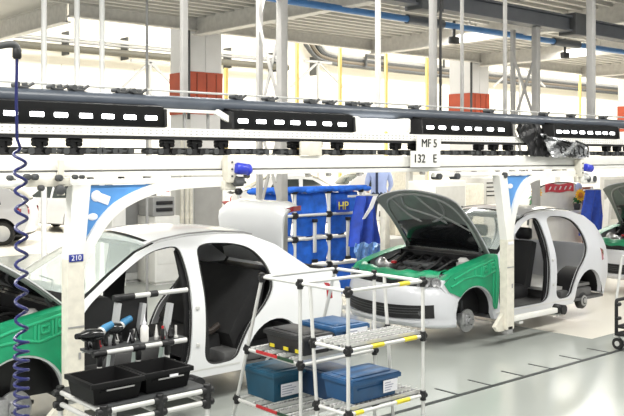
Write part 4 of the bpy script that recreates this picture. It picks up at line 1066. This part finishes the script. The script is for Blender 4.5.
# ================================================================== BLUE KIT RACKS
def kit_rack(xa, xb, y, zt, label):
    t = empty('kit_rack', ((xa + xb) / 2, y, 0), label, 'rack', 'racks with blue fabric pockets')
    n = 3 if xb - xa > 1.2 else 2
    xs = [xa + (xb - xa) * k / n for k in range(n + 1)]
    for x in xs:
        for dy in (0, .45):
            o = MB(); o.cyl((x, y + dy, .03), (x, y + dy, zt), .026, 10); o.build('post', TUBEW, t)
            for z in (.62, 1.02, 1.36, zt - .02): o = MB(); joint(o, (x, y + dy, z), 'z', .09, .042); joint(o, (x, y + dy, z), 'x', .10, .036); o.build('joint', BLACK, t)
    for z in (.62, 1.02, 1.36):
        o = MB(); o.cyl((xa, y, z), (xb, y, z), .022, 10); o.build('rail', TUBEW, t)
        o = MB(); o.cyl((xa, y + .45, z), (xb, y + .45, z), .022, 10); o.build('rail', TUBEW, t)
    o = MB(); o.cyl((xa - .1, y, zt), (xb + .1, y, zt), .045, 10)
    for k in range(18):
        x = xa - .1 + (xb - xa + .2) * k / 17; o.ball((x, y - .012 + .01 * math.sin(k * 2.1), zt - .01 + .012 * math.sin(k * 1.3)), (.10, .045, .042))
    o.build('fabric_roll', BLUE, t)
    for i in range(n):
        for z0, z1, dy in ((1.06, zt - .05, .05), (.66, 1.00, .03), (.16, .60, .03)):
            rows = []
            for a_ in range(7):
                u = a_ / 6; rows.append([(xs[i] + .03 + (xs[i + 1] - xs[i] - .06) * b / 8, y + dy - .035 * math.sin(u * math.pi) * (.6 + .4 * math.sin(b * 1.7 + i)) - .012 * math.sin(b * 2.3 + a_), z1 + (z0 - z1) * u + .012 * math.sin(b * 1.1 + i)) for b in range(9)])
            o = MB(); o.grid(rows, (0, .02, 0)); o.build('fabric_pocket', BLUE, t)
    for i in range(n):
        x = xs[i] + (xs[i + 1] - xs[i]) * .5
        o = MB(); o.span(x - .028, x + .028, y - .07, y - .045, .70 + .12 * (i % 2), 1.28, .006); o.build('strap', TUBEW, t)
        o = MB(); o.box((x, y - .06, 1.28), (.08, .05, .05), bev=.01); o.box((x, y - .06, .70), (.09, .05, .05), bev=.01); o.build('clamp', BLACK, t)
    return t
ky = 9.5
kx0, kx1 = P(258, 200, Y=ky).x, P(361, 200, Y=ky).x
ztk = P(320, 189, Y=ky).z
kr = kit_rack(kx0, kx1, ky, ztk, 'rack of blue fabric pockets on white tubes between the two cars')
q = P(343, 206, Y=ky - .07)
t = MB(); t.span(q.x - .13, q.x + .13, ky - .075, ky - .065, q.z - .09, q.z + .10); pl_ = t.build('tag_sheet', BLUED, kr)
text('HP', .17, (q.x, ky - .078, q.z), (1, 0, 0), (0, 0, 1), YLAB, pl_, 'yellow_lettering')
# draped blue covers
def blue_cover(px, py0, py1, w0, w1, y, label, lean=0):
    t0 = P(px, py1, Y=y); t = empty('blue_cover', (t0.x, y, 0), label, 'cover', 'blue fabric covers hung beside the line')
    rows = []
    for i in range(11):
        u = i / 10; row = []
        for j in range(15):
            v = j / 14 * 2 - 1
            p = P(px + lean * u + v * (w0 + (w1 - w0) * u), py0 + (py1 - py0) * u, Y=y)
            row.append((p.x, y + .07 * math.cos(v * 7 + u * 2) * (.3 + .7 * u) + .05 * v * v, p.z))
        rows.append(row)
    o = MB(); o.grid(rows, (0, .03, 0)); o.build('fabric', BLUED, t)
    zt_ = P(px, py0, Y=y).z
    o = MB(); o.cyl((t0.x, y + .12, 0), (t0.x, y + .12, zt_ + .05), .025, 10); o.span(t0.x - .25, t0.x + .25, y - .1, y + .3, 0, .03); o.build('stand', TUBEW, t)
    o = MB(); o.bar((t0.x - .3, y + .12, zt_), (t0.x + .3, y + .12, zt_), .03, .03); o.build('cross_bar', LGREY, t)
    return t
bc = blue_cover(369, 196, 247, 8, 14, 9.0, 'dark blue fabric cover with a white ribbon left of the open hood', -2)
o = MB(); p1, p2, p3 = P(375, 196, Y=8.86), P(369, 208, Y=8.86), P(364, 219, Y=8.86)
o.grid([[p1 + Vector((-.03, 0, 0)), p1 + Vector((.05, 0, 0))], [p2 + Vector((-.02, -.02, 0)), p2 + Vector((.06, -.02, 0))], [p3 + Vector((-.03, 0, 0)), p3 + Vector((.02, 0, 0))]], (0, .01, 0)); o.build('ribbon', PAPER, bc)
rows = []
for i in range(7):
    rows.append([P(356 + 26 * k / 12 - 1.5 * math.sin(i * .8), 243 + 20 * i / 6 + 1.2 * math.sin(k * 1.3 + i), Y=8.84 + .05 * math.sin(k * 1.7 + i * 1.1)) for k in range(13)])
o = MB(); o.grid(rows, (0, .012, 0)); o.build('pale_blue_wrap', mat('pale_blue_plastic', (.22, .40, .74), .3, var=.25, bump=.5, scale=12), bc)
blue_cover(597, 190, 236, 7, 11, 9.6, 'royal blue fabric cover left of the car at the right edge', -3)
o = MB(); p = P(589, 195, Y=10.05); o.span(p.x - .12, p.x + .25, 10.1, 10.14, 0, p.z + .17); tag(o.build('brown_board', BROWN), 'dark red-brown board behind the blue cover at right', 'board')
q = P(604, 250, Y=9.2); o = MB(); q2 = P(607, 200, Y=9.2); o.span(q.x - .06, q.x + .06, 9.15, 9.25, 0, q.z, .01); o.bar((q.x, 9.2, q.z - .05), (q2.x + .05, 9.2, q2.z), .10, .12); o.bar((q2.x + .05, 9.2, q2.z - .05), (q2.x + .3, 9.2, q2.z + .22), .08, .10); tag(o.build('cream_post', WHITE), 'white bent post standing left of the car at the right edge', 'post')
q = P(385, 250, Y=8.6); o = MB(); o.span(q.x - .05, q.x + .05, 8.55, 8.65, 0, P(385, 205, Y=8.6).z, .01); tag(o.build('cream_post', CREAM), 'cream post standing just left of the open hood', 'post')

# ================================================================== BACKGROUND
def cabinet(px0, px1, py0, y, label, m=WHITE, dm=GREY, dfr=(.1, .9, .3, .95), depth=.6, slots=0, cat='cabinet'):
    a_, b_ = P(px0, py0, Y=y), P(px1, py0, Y=y); t = empty('cabinet', ((a_.x + b_.x) / 2, y, 0), label, cat); zt_ = (a_.z + b_.z) / 2
    o = MB(); o.span(a_.x, b_.x, y, y + depth, .04, zt_, .015); o.span(a_.x + .04, b_.x - .04, y + .04, y + depth - .04, 0, .05); o.build('body', m, t)
    w_ = b_.x - a_.x
    o = MB(); o.span(a_.x + w_ * dfr[0], a_.x + w_ * dfr[1], y - .015, y, zt_ * dfr[2], zt_ * dfr[3], .004); dd = o.build('door', dm, t)
    o = MB(); o.span(a_.x + w_ * (dfr[1] - .10), a_.x + w_ * (dfr[1] - .07), y - .035, y - .015, zt_ * .55, zt_ * .62, .003); o.build('handle', DGREY, dd)
    for k in range(slots):
        o = MB(); o.span(a_.x + w_ * .1, a_.x + w_ * .9, y - .03, y - .015, zt_ * (.93 - .07 * k) - .03, zt_ * (.93 - .07 * k), .004); o.build('slot', BLACK, dd)
    return t
cabinet(112, 126, 203, 13.0, 'narrow white cabinet left of the grey panel behind the left car', WHITE, WHITE)
cabinet(124, 157, 186, 13.6, 'wide grey panel cabinet behind the roof of the left car', LGREY, TAUPE, (.03, .97, .1, .97))
cabinet(155, 180, 216, 13.0, 'low white cabinet under the dark machine unit', WHITE, WHITE)
zt_ = P(167, 216, Y=13.0).z
a_, b_ = P(156, 216, Y=12.9), P(178, 216, Y=12.9)
t = empty('machine_unit', ((a_.x + b_.x) / 2, 13.2, zt_), 'dark grey machine unit with black slots behind the left car', 'machine')
zz = P(167, 197, Y=12.9).z
o = MB(); o.span(a_.x, b_.x, 13.0, 13.5, zt_, zz, .02); o.build('body', GREY, t)
for k in (.25, .6): o = MB(); o.span(a_.x + .06, b_.x - .06, 12.97, 13.0, zt_ + (zz - zt_) * k, zt_ + (zz - zt_) * (k + .18), .005); o.build('slot', BLACK, t)
for k, px in enumerate((182, 187, 191)):
    p = P(px, 200, Y=13.2); o = MB(); o.cyl((p.x, 13.2, 0), (p.x, 13.2, 2.5), .030, 10); o.cyl((p.x, 13.2, 1.1), (p.x, 13.2, 1.2), .036, 10); o.cyl((p.x, 13.2, 1.75), (p.x, 13.2, 1.8), .036, 10)
    tag(o.build('riser_pipe', CREAM), ['leftmost', 'middle', 'rightmost'][k] + ' cream riser pipe beside the dark machine unit', 'pipe', 'cream riser pipes')
cabinet(193, 223, 180, 13.4, 'tall pale grey locker left of the raised boot lid', LGREY, mat('locker_door', (.36, .355, .34), .5), (.04, .96, .05, .97))
cabinet(427, 466, 181, 13.6, 'white cabinet with a grey front behind the open hood', WHITE, LGREY, (.22, .96, .1, .92))
cabinet(466, 484, 184, 14.4, 'narrow beige cabinet right of the white one behind the open hood', CREAM, CREAM, (.2, .6, .1, .9))
cabinet(484, 504, 178, 14.6, 'pale cabinet with a dark window behind the middle hanger', LGREY, LGREY, (.1, .9, .5, .97), slots=4)
cabinet(395, 428, 168, 16.5, 'beige machine housing behind the open hood, right of the worker', CREAM, WHITE, (.3, .9, .2, .9))
cabinet(600, 640, 176, 12.5, 'pale cabinet behind the car at the right edge', WHITE, LGREY)
# white rounded cabinet with banner and flowers
y = 10.3
a_, b_ = P(528, 200, Y=y), P(584, 200, Y=y); zt_ = P(556, 183, Y=y).z
t = empty('kit_cabinet', ((a_.x + b_.x) / 2, y, 0), 'white rounded cabinet with a red banner behind the roof of the middle car', 'cabinet')
o = MB(); w_ = b_.x - a_.x
pf = smooth_poly([(a_.x, 0), (b_.x, 0), (b_.x, zt_ * .80), (b_.x - w_ * .10, zt_), (a_.x + w_ * .25, zt_), (a_.x + w_ * .02, zt_ * .80)], 2)
o.prism([(x, y, max(z, 0)) for x, z in pf], (0, .6, 0)); o.build('body', WHITE, t)
o = MB(); o.tube([(x, y + .02, z) for x, z in pf if z > zt_ * .5], .022, 8); o.build('dark_edge', DGREY, t)
zb0, zb1 = P(556, 192, Y=y).z, P(556, 184, Y=y).z
o = MB(); rows = [[(a_.x + w_ * (.28 + .5 * k / 8), y - .03 + .012 * math.sin(k * 2), z + .015 * math.sin(k * 1.2)) for k in range(9)] for z in (zb1, (zb0 + zb1) / 2, zb0)]; o.grid(rows, (0, .01, 0)); bn = o.build('banner', mat('red_banner', (.55, .05, .07), .6, var=.2), t)
for k in range(5): o = MB(); o.bar((a_.x + w_ * (.33 + .09 * k), y - .045, zb0 + .05), (a_.x + w_ * (.36 + .09 * k), y - .045, zb1 - .05), .008, .03, up=(0, 1, 0)); o.build('white_stroke', PAPER, bn)
o = MB(); o.ball((a_.x + w_ * .88, y - .02, zb1 - .09), (.12, .05, .11), 2); o.build('pale_blue_bundle', LBLUE, t)
zl = P(556, 210, Y=y - .2).z
o = MB(); o.span(a_.x - .05, b_.x + .15, y - .30, y, zl - .08, zl - .03, .02); o.build('ledge', WHITE, t)
def flowers(px, py_head, label, seed):
    r = random.Random(seed); p = P(px, py_head, Y=y - .17); z0 = zl - .03
    t = empty('sunflower_pot', (p.x, y - .17, z0), label, 'plant', 'sunflowers beside the white cabinet')
    o = MB(); o.lathe([(0, 0), (.055, 0), (.075, .12), (.08, .13), (.07, .13), (0, .12)], (p.x, y - .17, z0)); o.build('pot', DGREY, t)
    hgt = p.z - z0
    o = MB(); o.tube([(p.x, y - .17, z0 + .1), (p.x, y - .19, z0 + hgt)], .012, 6); o.build('stem', LEAF, t)
    o = MB()
    for k in range(13):
        an = k * 2.4; d = Vector((math.cos(an), math.sin(an) * .6, 0)); c = Vector((p.x, y - .19, z0 + .13 + (hgt - .20) * k / 13))
        sd = d.cross(Vector((0, 0, 1))) * .045; o.grid([[c - sd * .2, c + sd * .2], [c + d * .07 - sd + Vector((0, 0, .05)), c + d * .07 + sd + Vector((0, 0, .05))], [c + d * .14 - sd * .2, c + d * .14 + sd * .2]], (0, 0, .006))
    o.build('leaves', LEAF, t)
    c = Vector((p.x, y - .25, p.z)); o = MB(); ax = Vector((-.3, -1, .15)).normalized(); u = ax.orthogonal().normalized(); v = ax.cross(u)
    for k in range(14):
        an = k * 2 * math.pi / 14; d = u * math.cos(an) + v * math.sin(an); sd = ax.cross(d) * .03
        o.grid([[c + d * .03 - sd * .6, c + d * .03 + sd * .6], [c + d * .09 - sd, c + d * .09 + sd], [c + d * .14 - sd * .1, c + d * .14 + sd * .1]], ax * .008)
    o.build('petals', PETAL, t)
    o = MB(); o.lathe([(0, -.01), (.06, 0), (.055, .02), (.03, .03), (0, .032)], c, ax, 16); o.build('flower_heart', OCHRE, t)
flowers(533, 192, 'small sunflower in a dark pot at the left corner of the white cabinet', 1)
flowers(577, 195, 'larger sunflower with dark green leaves at the right corner of the white cabinet', 2)

# finished cars and bodies far behind
def put(o, px, z, rz, lift=0):
    r = (px - 312) / F * z; o.location = (S * r + C * z, -C * r + S * z, lift + .06); o.rotation_euler.z = rz; return o
fa = put(make_car('hatch', SILVERP, 'white finished car with alloy wheel parked far back at the left edge', closed=True), -92, 22.0, R(-34))
fb = put(copy_tree(fa), 38, 27.0, R(-75)); tag(fb, 'white finished car parked nose towards the line behind the left hanger')
fc = put(make_car('sedan', WHITEP, 'white car in the next line above the blue fabric rack', closed=True), 352, 24.0, R(150), .22)
fd = put(copy_tree(fc), 262, 28.5, R(158), .35); tag(fd, 'white car in the next line right behind the raised boot lid')
fe = put(copy_tree(fa), 420, 30, R(160), .2); tag(fe, 'white car far behind the beige machine housing')
t = empty('far_conveyor', (12, 14.6, 1.8), 'white conveyor rail with dark trolleys in the next line behind', 'conveyor')
o = MB(); o.span(2, 24, 14.55, 14.65, 1.96, 2.02); o.span(2, 24, 14.57, 14.63, 1.86, 1.88); o.build('rail', WHITE, t)
rn = random.Random(5); x = 3.0
while x < 23:
    o = MB(); q_ = rn.random(); o.cyl((x, 14.52, 1.90), (x, 14.64, 1.90), .05 + .03 * q_, 12); o.box((x + .1, 14.6, 1.92), (.22, .08, .08), bev=.02)
    if q_ > .5: o.cyl((x + .06, 14.5, 1.80), (x + .06, 14.62, 1.80), .045, 12)
    o.build('trolley', DGREY if q_ < .7 else GREY, t); x += .34 + .3 * q_
for x in (3, 9.5, 16, 22.5):
    o = MB(); o.span(x, x + .12, 14.66, 14.78, 0, 2.0); o.build('support_post', LGREY, t)
# worker seen from behind
def worker(px, z, label, face, lift):
    r = (px - 312) / F * z; bx, by = S * r + C * z, -C * r + S * z
    t = empty('person', (0, 0, 0), label, 'person')
    J = {'pelvis': (0, 0, .98), 'waist': (0, 0, 1.13), 'chest': (0, .01, 1.34), 'neck': (0, .01, 1.53), 'chin': (0, -.02, 1.60), 'head': (0, -.02, 1.70), 'crown': (0, 0, 1.80)}
    E = [('pelvis', 'waist'), ('waist', 'chest'), ('chest', 'neck'), ('neck', 'chin'), ('chin', 'head'), ('head', 'crown')]
    Rr = {'pelvis': (.165, .12), 'waist': (.15, .11), 'chest': (.185, .125), 'neck': (.06, .06), 'chin': (.065, .07), 'head': (.082, .098), 'crown': (.05, .06)}
    for s, k in ((-1, 'l'), (1, 'r')):
        J.update({k + 'sh': (s * .19, .01, 1.46), k + 'el': (s * .25, .0, 1.18), k + 'wr': (s * .22, -.20, 1.05), k + 'pa': (s * .21, -.27, 1.03), k + 'hip': (s * .10, 0, .90), k + 'kn': (s * .11, -.01, .50), k + 'an': (s * .11, .02, .09), k + 'toe': (s * .13, -.15, .04)})
        E += [('chest', k + 'sh'), (k + 'sh', k + 'el'), (k + 'el', k + 'wr'), (k + 'wr', k + 'pa'), ('pelvis', k + 'hip'), (k + 'hip', k + 'kn'), (k + 'kn', k + 'an'), (k + 'an', k + 'toe')]
        Rr.update({k + 'sh': (.075, .075), k + 'el': (.05, .05), k + 'wr': (.032, .032), k + 'pa': (.042, .022), k + 'hip': (.105, .10), k + 'kn': (.065, .065), k + 'an': (.045, .045), k + 'toe': (.04, .035)})
        for f in range(5):
            a0 = k + 'f%d' % f; off = (f - 1.5) * .02 if f < 4 else -.035
            J[a0] = (s * (.21 + off * .6), -.33 + (.03 if f == 4 else 0), 1.02 - .008 * f); J[a0 + 'e'] = (s * (.205 + off * .6), -.365 + (.04 if f == 4 else .008 * abs(f - 1)), .995)
            E += [(k + 'pa', a0), (a0, a0 + 'e')]; Rr[a0] = (.010, .010); Rr[a0 + 'e'] = (.008, .008)
    names = list(J); me = bpy.data.meshes.new('person'); me.from_pydata([J[n] for n in names], [(names.index(a), names.index(b)) for a, b in E], [])
    ob = bpy.data.objects.new('tmp', me); col.objects.link(ob)
    ob.modifiers.new('s', 'SKIN'); 
    if not me.skin_vertices: me.skin_vertices.new() if hasattr(me.skin_vertices, 'new') else None
    sv = me.skin_vertices[0].data
    for i, n in enumerate(names): sv[i].radius = Rr[n]; sv[i].use_root = n == 'pelvis'
    sb = ob.modifiers.new('d', 'SUBSURF'); sb.levels = 2; sb.render_levels = 2
    bpy.context.view_layer.update()
    m2 = bpy.data.meshes.new_from_object(ob.evaluated_get(bpy.context.evaluated_depsgraph_get())); bpy.data.objects.remove(ob)
    for m in (SKIN, SHIRT, TROUS, RUBBER): m2.materials.append(m)
    for p in m2.polygons:
        c = p.center
        p.material_index = 3 if c.z < .10 else 2 if c.z < 1.0 and abs(c.y) < .19 else 1 if c.z < 1.525 and c.y > -.19 else 0
    m2.shade_smooth()
    o = bpy.data.objects.new('body', m2); col.objects.link(o); o.parent = t
    o = MB(); o.ball((0, .012, 1.735), (.092, .105, .095), 3)
    bmesh.ops.delete(o.bm, geom=[v for v in o.bm.verts if v.co.z < 1.67 or (v.co.y < -.055 and v.co.z < 1.775)], context='VERTS'); o.build('hair', HAIR, t)
    o = MB()
    for s in (-1, 1): o.ball((s * .032, -.108, 1.705), (.013, .008, .008)); o.ball((s * .088, .0, 1.695), (.012, .022, .03))
    o.ball((0, -.125, 1.675), (.014, .018, .022)); o.ball((0, -.108, 1.635), (.024, .008, .006)); o.build('face_features', SKIN, t)
    o = MB(); o.grid([[(x, .128 + .012 * math.sin(u * 3.1), 1.0 + .5 * u), (x + .05, .128 + .012 * math.sin(u * 3.1), 1.0 + .5 * u)] for u, x in ((0, .03), (.3, .03), (.6, .03), (1, .03))], (0, .012, 0)); o.build('dark_strap', TROUS, t)
    t.location = (bx, by, lift); t.rotation_euler.z = face; t.scale = (1.1, 1.1, 1.0)
    o = MB(); o.span(bx - .6, bx + .6, by - .5, by + .5, 0, lift, .01); tag(o.build('step_platform', GREY), 'low grey step platform under the person in the blue shirt', 'platform')
    return t
worker(379, 19.5, 'person in a light blue shirt with a dark strap, seen from behind', R(139), .40)
# rollers below the rail at left
t = empty('roller_unit', (P(55, 180, Y=6.0).x, 6.0, 1.8), 'group of dark guide rollers under the conveyor rail at the far left', 'roller')
for px, py, r in ((59, 178, .025), (60, 190, .036), (41, 188, .022), (27, 177, .024), (35, 177, .024), (10, 178, .020), (75, 177, .018), (82, 177, .016)):
    p = P(px, py, Y=6.05); o = MB(); o.lathe([(0, -.03), (r * .5, -.03), (r, -.02), (r, .02), (r * .5, .03), (0, .03)], p, (0, 1, 0)); o.build('roller', DGREY, t)
p = P(48, 182, Y=6.10); o = MB(); o.box((p.x, 6.1, p.z), (.34, .03, .07), bev=.008); o.box((p.x + .1, 6.1, p.z + .09), (.04, .03, .14)); o.box((p.x + .10, 6.1, p.z - .06), (.05, .03, .08)); o.build('bracket', CREAM, t)
